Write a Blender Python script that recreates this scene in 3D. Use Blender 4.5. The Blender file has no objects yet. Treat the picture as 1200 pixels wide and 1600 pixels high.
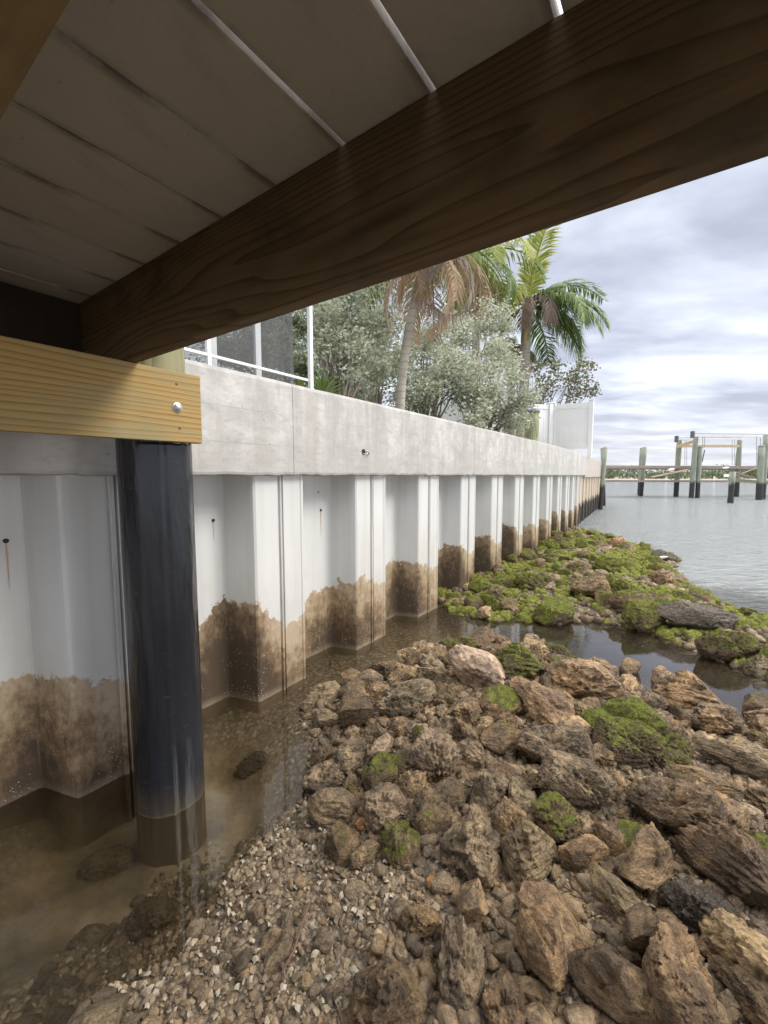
import bpy, bmesh, math, random
import numpy as np
from mathutils import Vector, Matrix
R = math.radians
random.seed(7); rng = np.random.default_rng(7)
scene = bpy.context.scene
COL = scene.collection

# ------------------------------------------------------------------ camera
F = 655.0; PITCH = math.atan(57 / F)
cd = bpy.data.cameras.new('camera'); cam = bpy.data.objects.new('camera', cd); COL.objects.link(cam)
cd.sensor_fit = 'HORIZONTAL'; cd.sensor_width = 36; cd.lens = 36 * F / 1200
cd.clip_start = 0.02; cd.clip_end = 3000
cam.location = (0, 0, 0); cam.rotation_euler = (R(90) - PITCH, 0, 0)
scene.camera = cam

# ------------------------------------------------------------------ sky and sun
SUN_DIR = Vector((0.88, -0.12, 0.0)).normalized(); SUN_EL = R(40)
world = bpy.data.worlds.new('World'); scene.world = world; world.use_nodes = True
nt = world.node_tree; nt.nodes.clear()
def wn(t, **k):
    n_ = nt.nodes.new(t)
    for a, b in k.items(): setattr(n_, a, b)
    return n_
def WL(a, b): nt.links.new(a, b)
wout = wn('ShaderNodeOutputWorld'); bg = wn('ShaderNodeBackground')
sky = wn('ShaderNodeTexSky', sky_type='NISHITA', sun_disc=False)
sky.sun_elevation = SUN_EL; sky.sun_rotation = math.atan2(SUN_DIR.x, SUN_DIR.y)
sky.air_density = 1.0; sky.dust_density = 2.0
skys = wn('ShaderNodeVectorMath', operation='SCALE'); skys.inputs['Scale'].default_value = 0.07
WL(sky.outputs[0], skys.inputs[0])
geo = wn('ShaderNodeNewGeometry'); neg = wn('ShaderNodeTexCoord')
sep = wn('ShaderNodeSeparateXYZ'); WL(neg.outputs['Generated'], sep.inputs[0])
def wm(op, a, b=None, c=None):
    m = wn('ShaderNodeMath', operation=op)
    for i, v in enumerate((a, b, c)):
        if v is None: continue
        if isinstance(v, (int, float)): m.inputs[i].default_value = v
        else: WL(v, m.inputs[i])
    return m.outputs[0]
zc = wm('MAXIMUM', sep.outputs[2], 0.0); den = wm('ADD', zc, 0.10)
cx = wm('DIVIDE', sep.outputs[0], den); cy = wm('DIVIDE', sep.outputs[1], den)
comb = wn('ShaderNodeCombineXYZ'); WL(wm('MULTIPLY', cx, 0.62), comb.inputs[0]); WL(wm('MULTIPLY', cy, 1.0), comb.inputs[1])
n1 = wn('ShaderNodeTexNoise'); n1.inputs['Scale'].default_value = 1.15; n1.inputs['Detail'].default_value = 5; n1.inputs['Roughness'].default_value = .5; n1.inputs['Distortion'].default_value = .5
n2 = wn('ShaderNodeTexNoise'); n2.inputs['Scale'].default_value = 2.9; n2.inputs['Detail'].default_value = 5; n2.inputs['Roughness'].default_value = .5; n2.inputs['Distortion'].default_value = .3
WL(comb.outputs[0], n1.inputs['Vector']); WL(comb.outputs[0], n2.inputs['Vector'])
cl = wm('ADD', wm('MULTIPLY', n1.outputs[0], .62), wm('MULTIPLY', n2.outputs[0], .38))
ramp = wn('ShaderNodeValToRGB'); WL(cl, ramp.inputs[0])
e = ramp.color_ramp.elements
e[0].position = .38; e[0].color = (.275, .29, .355, 1)
e[1].position = .60; e[1].color = (.55, .58, .63, 1)
for pos, c in ((.45, (.335, .358, .43, 1)), (.53, (.43, .455, .525, 1))):
    q = e.new(pos); q.color = c
# creamy brightness low over the water, and the brighter overhead of an overcast sky
hor = wn('ShaderNodeMapRange'); WL(sep.outputs[2], hor.inputs[0]); hor.inputs[1].default_value = 0.0; hor.inputs[2].default_value = .16; hor.inputs[3].default_value = .65; hor.inputs[4].default_value = 0
mx = wn('ShaderNodeMixRGB'); WL(hor.outputs[0], mx.inputs[0]); WL(ramp.outputs[0], mx.inputs[1]); mx.inputs[2].default_value = (.45, .455, .465, 1)
zen = wn('ShaderNodeMapRange'); WL(sep.outputs[2], zen.inputs[0]); zen.inputs[1].default_value = .5; zen.inputs[2].default_value = .9; zen.inputs[3].default_value = 1.0; zen.inputs[4].default_value = 4.0
zs = wn('ShaderNodeVectorMath', operation='SCALE'); WL(mx.outputs[0], zs.inputs[0]); WL(zen.outputs[0], zs.inputs['Scale'])
wt = wn('ShaderNodeMapRange'); WL(sep.outputs[2], wt.inputs[0]); wt.inputs[1].default_value = .5; wt.inputs[2].default_value = .8
wmx = wn('ShaderNodeMixRGB', blend_type='MULTIPLY'); WL(wt.outputs[0], wmx.inputs[0]); WL(zs.outputs[0], wmx.inputs[1]); wmx.inputs[2].default_value = (1.13, 1.02, .87, 1)
mix = wn('ShaderNodeMixRGB'); mix.inputs[0].default_value = .95
WL(skys.outputs[0], mix.inputs[1]); WL(wmx.outputs[0], mix.inputs[2])
WL(mix.outputs[0], bg.inputs[0]); bg.inputs[1].default_value = 0.62
WL(bg.outputs[0], wout.inputs[0])
sl = bpy.data.lights.new('sun', 'SUN'); sl.energy = .85; sl.angle = R(22); sl.color = (1, .94, .85)
so = bpy.data.objects.new('sun', sl); COL.objects.link(so)
sd = Vector((SUN_DIR.x * math.cos(SUN_EL), SUN_DIR.y * math.cos(SUN_EL), math.sin(SUN_EL)))
so.rotation_euler = sd.to_track_quat('Z', 'Y').to_euler()
scene.view_settings.view_transform = 'Standard'; scene.view_settings.look = 'None'
scene.view_settings.gamma = 1.0; scene.view_settings.exposure = 1.72
scene.cycles.max_bounces = 8; scene.cycles.transparent_max_bounces = 24
scene.cycles.diffuse_bounces = 4; scene.cycles.glossy_bounces = 4
scene.cycles.sample_clamp_indirect = 6

# ------------------------------------------------------------------ frame of the place
TH = math.atan((1068 - 600) / F / (math.cos(PITCH) - (743 - 800) / F * math.sin(PITCH)))
D = np.array([math.sin(TH), math.cos(TH), 0.]); N = np.array([-D[1], D[0], 0.])
ROT = math.atan2(D[1], D[0])
W = -1.42
def ray(x, y):
    u = (x - 600) / F; v = (y - 800) / F; s, c = math.sin(PITCH), math.cos(PITCH)
    return np.array([u, c - v * s, -(s + v * c)])
def onz(x, y, z):
    r = ray(x, y); return r * (z / r[2])
def atY(x, y, Y):
    r = ray(x, y); return r * (Y / r[1])
def tn(t, n_, z=0.): return t * D + n_ * N + np.array([0, 0, z])

# ------------------------------------------------------------------ numpy noise
_P = rng.random((64, 64, 64)).astype(np.float64)
def vnoise(p):
    p = np.asarray(p, float); i = np.floor(p).astype(int); f = p - i; f = f * f * (3 - 2 * f)
    i0 = i % 64; i1 = (i + 1) % 64
    def g(a, b, c): return _P[a, b, c]
    x0, y0, z0 = i0.T; x1, y1, z1 = i1.T; fx, fy, fz = f.T
    def L(a, b, t): return a + (b - a) * t
    return L(L(L(g(x0, y0, z0), g(x1, y0, z0), fx), L(g(x0, y1, z0), g(x1, y1, z0), fx), fy),
             L(L(g(x0, y0, z1), g(x1, y0, z1), fx), L(g(x0, y1, z1), g(x1, y1, z1), fx), fy), fz) * 2 - 1
def fbm(p, o=4, r=.5):
    s = 0; a = 1; t = 0; p = np.asarray(p, float)
    for k in range(o):
        s = s + a * vnoise(p * (2.03 ** k) + 17.3 * k); t += a; a *= r
    return s / t
def ridged(p, o=4):
    s = 0; a = 1; t = 0; p = np.asarray(p, float)
    for k in range(o):
        s = s + a * (1 - 2 * np.abs(vnoise(p * (2.1 ** k) + 9.1 * k))); t += a; a *= .5
    return s / t

# ------------------------------------------------------------------ helpers
def mesh_np(name, V, faces, smooth=False):
    """faces: (m,k) int array or list of arrays"""
    me = bpy.data.meshes.new(name)
    if isinstance(faces, np.ndarray): faces = [faces]
    faces = [np.asarray(f_) for f_ in faces if len(f_)]
    tot = np.concatenate([np.full(len(f_), f_.shape[1]) for f_ in faces])
    idx = np.concatenate([f_.ravel() for f_ in faces])
    me.vertices.add(len(V)); me.vertices.foreach_set('co', np.asarray(V, np.float32).ravel())
    me.loops.add(len(idx)); me.loops.foreach_set('vertex_index', idx.astype(np.int32))
    me.polygons.add(len(tot)); st = np.concatenate([[0], np.cumsum(tot)[:-1]])
    me.polygons.foreach_set('loop_start', st.astype(np.int32)); me.polygons.foreach_set('loop_total', tot.astype(np.int32))
    me.polygons.foreach_set('use_smooth', np.full(len(tot), smooth))
    me.update(calc_edges=True); me.validate(); return me
def link(name, me, mat=None, parent=None, loc=None, rotz=None):
    o = bpy.data.objects.new(name, me); COL.objects.link(o)
    if mat is not None and len(me.materials) == 0: me.materials.append(mat)
    if parent is not None: o.parent = parent
    if loc is not None: o.location = loc
    if rotz is not None: o.rotation_euler = (0, 0, rotz)
    return o
def tag(o, label=None, cat=None, group=None, kind=None):
    if label: o['label'] = label
    if cat: o['category'] = cat
    if group: o['group'] = group
    if kind: o['kind'] = kind
    return o
def empty(name, loc=(0, 0, 0), rotz=0.):
    o = bpy.data.objects.new(name, None); COL.objects.link(o); o.location = loc; o.rotation_euler = (0, 0, rotz)
    o.empty_display_size = .1; return o
class MB:
    def __init__(s): s.V = []; s.Fq = []; s.n = 0
    def add(s, V, Fs):
        V = np.asarray(V, float); s.V.append(V)
        for f_ in Fs: s.Fq.append(np.asarray(f_) + s.n)
        s.n += len(V)
    def box(s, c, size, rot=None, bev=0):
        bm = bmesh.new(); bmesh.ops.create_cube(bm, size=1)
        for v in bm.verts: v.co = Vector((v.co.x * size[0], v.co.y * size[1], v.co.z * size[2]))
        if bev: bmesh.ops.bevel(bm, geom=list(bm.edges), offset=bev, segments=2, affect='EDGES', profile=.6)
        s.bm(bm, c, rot)
    def bm(s, bm, c=(0, 0, 0), rot=None):
        V = np.array([v.co[:] for v in bm.verts])
        if rot is not None: V = V @ np.array(rot.to_3x3()).T if hasattr(rot, 'to_3x3') else V @ np.asarray(rot).T
        V = V + np.asarray(c); bm.verts.index_update()
        off = s.n; s.V.append(V); s.n += len(V)
        for f_ in bm.faces: s.Fq.append(np.array([v.index for v in f_.verts]) + off)
        bm.free()
    def tube(s, pts, rad, seg=8, cap=True):
        pts = np.asarray(pts, float); m = len(pts)
        rad = np.full(m, rad) if np.isscalar(rad) else np.asarray(rad)
        V = []; up = np.array([0, 0, 1.])
        for i in range(m):
            a = pts[min(i + 1, m - 1)] - pts[max(i - 1, 0)]; a = a / (np.linalg.norm(a) + 1e-9)
            if abs(a @ up) > .95: up = np.array([1., 0, 0]) if abs(a[0]) < .9 else np.array([0, 1., 0])
            x = np.cross(up, a); x /= np.linalg.norm(x) + 1e-9; y = np.cross(a, x); up = y
            for k in range(seg):
                th = 2 * math.pi * k / seg; V.append(pts[i] + rad[i] * (x * math.cos(th) + y * math.sin(th)))
        o = s.n; s.V.append(np.array(V)); s.n += len(V)
        for i in range(m - 1):
            for k in range(seg):
                k2 = (k + 1) % seg
                s.Fq.append(np.array([o + i * seg + k, o + i * seg + k2, o + (i + 1) * seg + k2, o + (i + 1) * seg + k]))
        if cap:
            s.Fq.append(np.arange(seg)[::-1] + o); s.Fq.append(np.arange(seg) + o + (m - 1) * seg)
    def mesh(s, name, smooth=False):
        V = np.concatenate(s.V); by = {}
        for f_ in s.Fq: by.setdefault(len(f_), []).append(f_)
        return mesh_np(name, V, [np.array(v) for v in by.values()], smooth)
def box_obj(name, c, size, mat, parent=None, bev=.003, rot=None):
    m = MB(); m.box((0, 0, 0), size, rot, bev); return link(name, m.mesh(name), mat, parent, c)

# ------------------------------------------------------------------ material helper
class M:
    def __init__(s, name):
        s.m = bpy.data.materials.new(name); s.m.use_nodes = True; s.t = s.m.node_tree
        s.b = s.t.nodes['Principled BSDF']; s.o = s.t.nodes['Material Output']
        s.tc = s.t.nodes.new('ShaderNodeTexCoord')
    def lk(s, a, b): s.t.links.new(a, b)
    def put(s, sock, v):
        if isinstance(v, bpy.types.NodeSocket): s.lk(v, sock)
        elif isinstance(v, (tuple, list)): sock.default_value = (*v, 1) if len(v) == 3 and sock.type == 'RGBA' else v
        elif sock.type == 'RGBA': sock.default_value = (v, v, v, 1)
        else: sock.default_value = v
    def node(s, t, **k):
        n_ = s.t.nodes.new(t)
        for a, b in k.items(): setattr(n_, a, b)
        return n_
    def vec(s, scale=(1, 1, 1), src='Object', loc=(0, 0, 0)):
        n_ = s.node('ShaderNodeMapping'); n_.inputs['Scale'].default_value = scale; n_.inputs['Location'].default_value = loc
        s.lk(s.tc.outputs[src] if isinstance(src, str) else src, n_.inputs[0]); return n_.outputs[0]
    def noise(s, scale, detail=4, rough=.55, vec=None, dist=0, color=False):
        n_ = s.node('ShaderNodeTexNoise'); s.lk(vec if vec is not None else s.tc.outputs['Object'], n_.inputs['Vector'])
        n_.inputs['Scale'].default_value = scale; n_.inputs['Detail'].default_value = detail
        n_.inputs['Roughness'].default_value = rough; n_.inputs['Distortion'].default_value = dist
        return n_.outputs[1 if color else 0]
    def voro(s, scale, vec=None, feature='F1', out=0):
        n_ = s.node('ShaderNodeTexVoronoi', feature=feature); s.lk(vec if vec is not None else s.tc.outputs['Object'], n_.inputs['Vector'])
        n_.inputs['Scale'].default_value = scale; return n_.outputs[out]
    def ramp(s, fac, *stops):
        n_ = s.node('ShaderNodeValToRGB'); s.lk(fac, n_.inputs[0]); el = n_.color_ramp.elements
        while len(el) < len(stops): el.new(.5)
        for e_, (p, c) in zip(el, stops):
            e_.position = p; e_.color = (c, c, c, 1) if isinstance(c, (int, float)) else (*c, 1)
        return n_.outputs[0]
    def mix(s, f, a, b, mode='MIX'):
        n_ = s.node('ShaderNodeMixRGB', blend_type=mode); s.put(n_.inputs[0], f)
        for i, v in ((1, a), (2, b)): s.put(n_.inputs[i], v)
        return n_.outputs[0]
    def math(s, op, a, b=None, c=None, clamp=False):
        n_ = s.node('ShaderNodeMath', operation=op); n_.use_clamp = clamp
        for i, v in enumerate((a, b, c)):
            if v is not None: s.put(n_.inputs[i], v)
        return n_.outputs[0]
    def rng(s, v, a, b, c=0., d=1., smooth=False):
        n_ = s.node('ShaderNodeMapRange'); s.put(n_.inputs[0], v)
        if smooth: n_.interpolation_type = 'SMOOTHSTEP'
        for i, q in enumerate((a, b, c, d)): n_.inputs[i + 1].default_value = q
        return n_.outputs[0]
    def bump(s, h, dist=.01, strength=1., nrm=None):
        n_ = s.node('ShaderNodeBump'); n_.inputs['Strength'].default_value = strength; n_.inputs['Distance'].default_value = dist
        s.lk(h, n_.inputs['Height'])
        if nrm is not None: s.lk(nrm, n_.inputs['Normal'])
        return n_.outputs[0]
    def set(s, color=None, rough=None, normal=None, metal=None, spec=None):
        if color is not None: s.put(s.b.inputs['Base Color'], color)
        if rough is not None: s.put(s.b.inputs['Roughness'], rough)
        if normal is not None: s.lk(normal, s.b.inputs['Normal'])
        if metal is not None: s.put(s.b.inputs['Metallic'], metal)
        if spec is not None: s.put(s.b.inputs['Specular IOR Level'], spec)
        return s.m
    def sep(s, src='Object'):
        n_ = s.node('ShaderNodeSeparateXYZ'); s.lk(s.tc.outputs[src] if isinstance(src, str) else src, n_.inputs[0]); return n_.outputs

def plain(name, col, rough=.6, var=.25, scale=8, metal=0., bump=.002):
    m = M(name); nz = m.noise(scale, 5)
    a = tuple(c * (1 - var) for c in col); b = tuple(min(1, c * (1 + var)) for c in col)
    return m.set(m.ramp(nz, (.3, a), (.7, b)), rough, m.bump(m.noise(scale * 6, 3), bump), metal)

def wood(name, light, dark, axis=0, stain=None, rings=14, knots=0., wp=9., rough=.75, seed=0.):
    """plain-sawn timber: long wandering growth lines along the given local axis"""
    m = M(name)
    long_ = [1., 1., 1.]; long_[axis] = .10
    v = m.vec(tuple(long_), loc=(seed, seed * .7, seed * 1.3))
    warp = m.noise(2.3, 2, .5, m.vec((long_[0] * 2.5, long_[1] * 2.5, long_[2] * 2.5), loc=(seed, 3, 1)))
    big = m.noise(1.0, 1, .5, v)
    comb_ = m.node('ShaderNodeSeparateXYZ'); m.lk(v, comb_.inputs[0])
    other = [i for i in range(3) if i != axis]
    rr = m.math('ADD', m.math('MULTIPLY', comb_.outputs[other[1]], rings * 2.2), m.math('MULTIPLY', comb_.outputs[other[0]], rings * 1.1))
    rr = m.math('ADD', rr, m.math('MULTIPLY', warp, wp)); rr = m.math('ADD', rr, m.math('MULTIPLY', big, 6))
    fr = m.math('FRACT', rr)
    line = m.ramp(fr, (0, .12), (.45, .28), (.8, .75), (.93, 1.0), (1.0, .15))
    fl = [60., 60., 60.]; fl[axis] = 2.2
    fib = m.noise(1.6, 4, .65, m.vec(tuple(fl)))
    f = m.math('ADD', m.math('MULTIPLY', line, .62), m.math('MULTIPLY', fib, .55))
    col = m.ramp(f, (.12, light), (.55, tuple(.6 * a_ + .4 * b_ for a_, b_ in zip(light, dark))), (.95, dark))
    blot = m.noise(3.0, 5, .6, m.vec((1.2 if axis else .7, 1.5, 2.2)))
    if stain: col = m.mix(m.ramp(blot, (.48, 0), (.68, .75)), col, stain)
    nrm = m.bump(m.math('ADD', m.math('MULTIPLY', fib, .7), m.math('MULTIPLY', line, .5)), .003, .6)
    return m.set(col, rough, nrm, spec=.22)

MAT = {}; T0 = 2.07
MAT['beam'] = wood('shade_toned_beam_wood', (.17, .118, .060), (.075, .046, .022), 1, (.055, .042, .026), rings=19, wp=14., seed=2.)  # treated pine, its colour darkened to hold the shade under the deck
MAT['ledger'] = wood('yellow_pine', (.47, .335, .135), (.25, .15, .055), 0, (.27, .265, .155), rings=24, wp=5., seed=5.)
MAT['stringer'] = wood('orange_pine', (.26, .19, .085), (.10, .06, .024), 1, (.12, .085, .04), rings=12, seed=9.)
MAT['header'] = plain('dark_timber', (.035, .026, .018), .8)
MAT['greenwood'] = wood('treated_pile_wood', (.36, .37, .22), (.16, .17, .10), 2, (.33, .27, .16), rings=8, seed=3.)

def m_deck():
    m = M('deck_underside'); nz = m.noise(3, 5); st = m.noise(2.2, 6, .65, m.vec((1, 2.2, 1)))
    c = m.ramp(nz, (.3, (.42, .40, .365)), (.7, (.49, .47, .43)))
    c = m.mix(m.ramp(st, (.52, 0), (.66, .4)), c, (.25, .21, .16))
    sx, sy, sz = m.sep(); ed_ = m.math('MULTIPLY', m.math('ABSOLUTE', sy), 4.8)
    sm = m.math('MULTIPLY', m.ramp(ed_, (.40, 0), (.5, 1)), m.ramp(m.noise(5, 6, .7), (.45, .0), (.58, .8))); c = m.mix(sm, c, (.13, .10, .07))
    sp = m.noise(28, 3, .6); c = m.mix(m.ramp(sp, (.70, 0), (.78, .5)), c, (.12, .10, .08))
    return m.set(c, .55, m.bump(m.noise(60, 2), .001))
MAT['deck'] = m_deck()

def m_conc():
    m = M('cap_concrete'); x, y, z = m.sep()
    a = m.noise(1.6, 7, .62); b = m.noise(9, 6, .6); vs = m.noise(2.2, 5, .6, m.vec((3.2, 1, .35)))
    hs = m.noise(2, 5, .6, m.vec((.5, 1, 5)))
    c = m.ramp(a, (.36, (.38, .375, .36)), (.5, (.50, .495, .48)), (.62, (.58, .575, .56)))
    c = m.mix(.5, c, m.ramp(b, (.36, (.38, .37, .35)), (.62, (.62, .61, .585))))
    c = m.mix(m.ramp(vs, (.44, .0), (.60, .55)), c, (.36, .35, .325))
    # smooth patched lower band with wavy edge
    wv = m.noise(1.5, 3, .5, m.vec((1.2, 1, 0)))
    low = m.math('LESS_THAN', z, m.math('ADD', m.math('MULTIPLY', wv, .55), -.08))
    c = m.mix(m.math('MULTIPLY', low, .45), c, m.ramp(hs, (.3, (.36, .35, .33)), (.7, (.46, .45, .43))))
    # scratches and form marks
    sc = m.noise(14, 4, .7, m.vec((.6, 1, 3.5))); c = m.mix(m.ramp(sc, (.30, .45), (.36, 0)), c, (.32, .31, .29))
    bl_ = m.math('FRACT', m.math('ADD', m.math('MULTIPLY', z, 5.2), m.math('MULTIPLY', m.noise(1.3, 2), .12))); c = m.mix(m.math('MULTIPLY', m.ramp(bl_, (.0, 1), (.05, 0)), m.ramp(m.noise(2.2, 3, .6, m.vec((1, 1, .2))), (.45, 0), (.58, .7))), c, (.33, .32, .30))
    jn = m.math('FRACT', m.math('ADD', m.math('MULTIPLY', x, .82), .19)); c = m.mix(m.math('MULTIPLY', m.ramp(jn, (.0, 1), (.006, .0)), .45), c, (.30, .29, .27))
    sm_ = m.noise(26, 6, .7, m.vec((.45, 1, 1.2))); c = m.mix(m.ramp(sm_, (.50, 0), (.66, .6)), c, (.36, .35, .325))
    ph_ = m.voro(16); c = m.mix(m.math('MULTIPLY', m.ramp(ph_, (.06, 1), (.10, 0)), m.ramp(m.noise(2.4, 3), (.5, 0), (.6, .8))), c, (.20, .19, .175))
    dr = m.noise(3.5, 4, .65, m.vec((3.4, 1, .12))); c = m.mix(m.ramp(dr, (.55, 0), (.66, .35)), c, (.33, .32, .295))
    ru = m.noise(.9, 5, .6, m.vec((1, 1, .5), loc=(4, 0, 2))); c = m.mix(m.ramp(ru, (.60, 0), (.74, .4)), c, (.47, .40, .32))
    old = m.rng(x, 13.6, 13.7); c = m.mix(m.math('MULTIPLY', old, .5), c, (.42, .35, .29))
    h = m.math('ADD', m.math('MULTIPLY', b, .6), m.math('MULTIPLY', m.noise(40, 5, .7), .5))
    pores = m.voro(38); h = m.math('ADD', h, m.ramp(pores, (.0, -.0), (.14, .35)))
    return m.set(c, .85, m.bump(h, .006, .7))
MAT['conc'] = m_conc()

def m_vinyl():
    m = M('weathered_vinyl'); x, y, z = m.sep(); per = .97
    c0 = m.ramp(m.noise(1.3, 4), (.3, (.575, .585, .575)), (.7, (.65, .655, .64)))
    vs = m.noise(2.0, 4, .6, m.vec((7, 7, .25))); c0 = m.mix(m.ramp(vs, (.45, 0), (.65, .30)), c0, (.47, .46, .41))
    gr = m.noise(2.6, 5, .65, m.vec((1, 1, .6))); c0 = m.mix(m.math('MULTIPLY', m.ramp(gr, (.5, 0), (.66, .45)), m.rng(z, -.35, -.95)), c0, (.50, .45, .35))
    scr = m.noise(9, 3, .7, m.vec((.7, 1, 5))); c0 = m.mix(m.ramp(scr, (.74, 0), (.78, .35)), c0, (.42, .40, .36))
    spk = m.noise(34, 2, .6); c0 = m.mix(m.ramp(spk, (.79, 0), (.83, .55)), c0, (.25, .22, .2))
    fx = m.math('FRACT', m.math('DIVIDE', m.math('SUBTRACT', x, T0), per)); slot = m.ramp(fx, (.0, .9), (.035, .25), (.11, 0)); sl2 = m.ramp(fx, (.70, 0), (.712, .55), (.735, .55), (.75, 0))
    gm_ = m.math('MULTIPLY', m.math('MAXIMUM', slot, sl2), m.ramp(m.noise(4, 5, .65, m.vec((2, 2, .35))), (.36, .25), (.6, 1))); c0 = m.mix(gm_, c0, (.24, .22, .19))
    # old rusty run beyond the newer sheets
    old = m.rng(x, 12.3, 12.5); rs = m.noise(3, 5, .6, m.vec((3, 1, .3)))
    c0 = m.mix(m.math('MULTIPLY', old, m.ramp(rs, (.35, .25), (.6, .9))), c0, (.62, .47, .27))
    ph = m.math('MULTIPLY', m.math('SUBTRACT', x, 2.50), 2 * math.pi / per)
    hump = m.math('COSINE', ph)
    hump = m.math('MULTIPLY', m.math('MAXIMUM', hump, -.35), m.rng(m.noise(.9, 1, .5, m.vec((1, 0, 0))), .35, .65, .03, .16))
    nz = m.noise(3.2, 6, .62); nf = m.noise(16, 5, .65)
    ed = m.math('ADD', m.math('MULTIPLY', m.math('SUBTRACT', nz, .5), .30), m.math('MULTIPLY', m.math('SUBTRACT', nf, .5), .22))
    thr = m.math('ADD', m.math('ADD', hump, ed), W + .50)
    dz = m.math('SUBTRACT', thr, z)                      # > 0 inside the stain
    mask = m.rng(dz, -.006, .012, 0, 1)
    depth = m.rng(dz, 0, .55)
    n3 = m.noise(7, 7, .68); n4 = m.noise(3.0, 6, .65, m.vec((1.6, 1, .55)))
    n5 = m.noise(30, 6, .75, m.vec((1, 1, .6))); dcol = m.math('ADD', depth, m.math('MULTIPLY', m.math('SUBTRACT', n3, .5), 1.1)); dcol = m.math('ADD', dcol, m.math('MULTIPLY', m.math('SUBTRACT', n5, .5), 1.5))
    dcol = m.math('ADD', dcol, m.math('MULTIPLY', m.math('SUBTRACT', n4, .5), 1.3))
    dcol = m.math('ADD', dcol, m.math('MULTIPLY', hump, 3.2))  # webs darker within the stain, their shadow painted into its colour
    dcol = m.math('ADD', dcol, m.math('MULTIPLY', m.math('SUBTRACT', m.noise(1.1, 3), .5), 1.0))
    sc = m.ramp(dcol, (.0, (.45, .36, .25)), (.30, (.33, .25, .155)), (.58, (.19, .128, .072)), (.95, (.075, .052, .032)))
    bn = m.voro(70); bz = m.noise(6, 4, .6)
    spec = m.math('MULTIPLY', m.ramp(bn, (.16, 1), (.24, 0)), m.ramp(bz, (.50, 0), (.56, .95)))
    spec = m.math('MULTIPLY', spec, m.rng(dz, .12, .38))
    sc = m.mix(spec, sc, (.55, .50, .40))
    drips = m.noise(14, 4, .6, m.vec((3, 3, .35))); sc = m.mix(m.ramp(drips, (.62, 0), (.75, .4)), sc, (.40, .24, .11))
    c = m.mix(mask, c0, sc)
    wet = m.rng(z, W - .02, W + .05, .75, 0); c = m.mix(wet, c, m.ramp(m.noise(5, 5), (.35, (.20, .155, .095)), (.65, (.40, .32, .21))))
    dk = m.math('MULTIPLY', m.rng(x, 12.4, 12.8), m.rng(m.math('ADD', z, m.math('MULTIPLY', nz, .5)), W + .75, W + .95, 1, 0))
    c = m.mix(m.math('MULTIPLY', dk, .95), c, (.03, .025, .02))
    r = m.mix(mask, .34, .62)
    h = m.math('MULTIPLY', m.math('ADD', n3, spec), mask)
    return m.set(c, r, m.bump(h, .007, .6))
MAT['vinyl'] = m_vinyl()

def m_sleeve():
    m = M('black_pile_wrap'); x, y, z = m.sep()
    c = m.ramp(m.noise(3, 5, .6, m.vec((1, 1, .3))), (.3, (.012, .0135, .017)), (.7, (.026, .029, .035)))
    mud = m.rng(m.math('ADD', z, m.math('MULTIPLY', m.noise(4, 4), .16)), .02, .22, 1, 0)
    c = m.mix(m.math('MULTIPLY', mud, .8), c, (.10, .078, .050)); c = m.mix(m.rng(z, .012, -.012, 0, .9), c, (.20, .155, .10))
    sc = m.noise(6, 4, .7, m.vec((6, 6, .5))); c = m.mix(m.ramp(sc, (.70, 0), (.78, .3)), c, (.10, .11, .12))
    r = m.ramp(m.noise(5, 4, .6, m.vec((1, 1, .4))), (.35, .10), (.65, .26))
    h = m.math('ADD', m.noise(2.2, 3, .5, m.vec((4, 4, .7))), m.math('MULTIPLY', m.noise(9, 4, .7, m.vec((1, 1, .5))), .12))
    scr = m.noise(30, 3, .7, m.vec((.35, .35, 2.5))); c = m.mix(m.ramp(scr, (.66, 0), (.72, .25)), c, (.16, .16, .16))
    return m.set(c, r, m.bump(h, .03, .8))
MAT['sleeve'] = m_sleeve()
MAT['bolt'] = plain('galvanised_bolt', (.62, .62, .60), .38, .15, 30, .8, .001)
MAT['nail'] = plain('rusty_nail', (.20, .14, .10), .6, .3, 60, .4)
MAT['rustbolt'] = plain('dark_rusted_bolt', (.05, .035, .03), .7, .3, 60, .2)
def m_streak():
    m = M('rust_streak'); n_ = m.noise(9, 4, .6, m.vec((4, 4, 1)))
    return m.set(m.ramp(n_, (.3, (.60, .50, .38)), (.7, (.55, .36, .20))), .7)
MAT['streak'] = m_streak()
MAT['dark'] = plain('dark_hole', (.02, .018, .015), .9)

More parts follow.
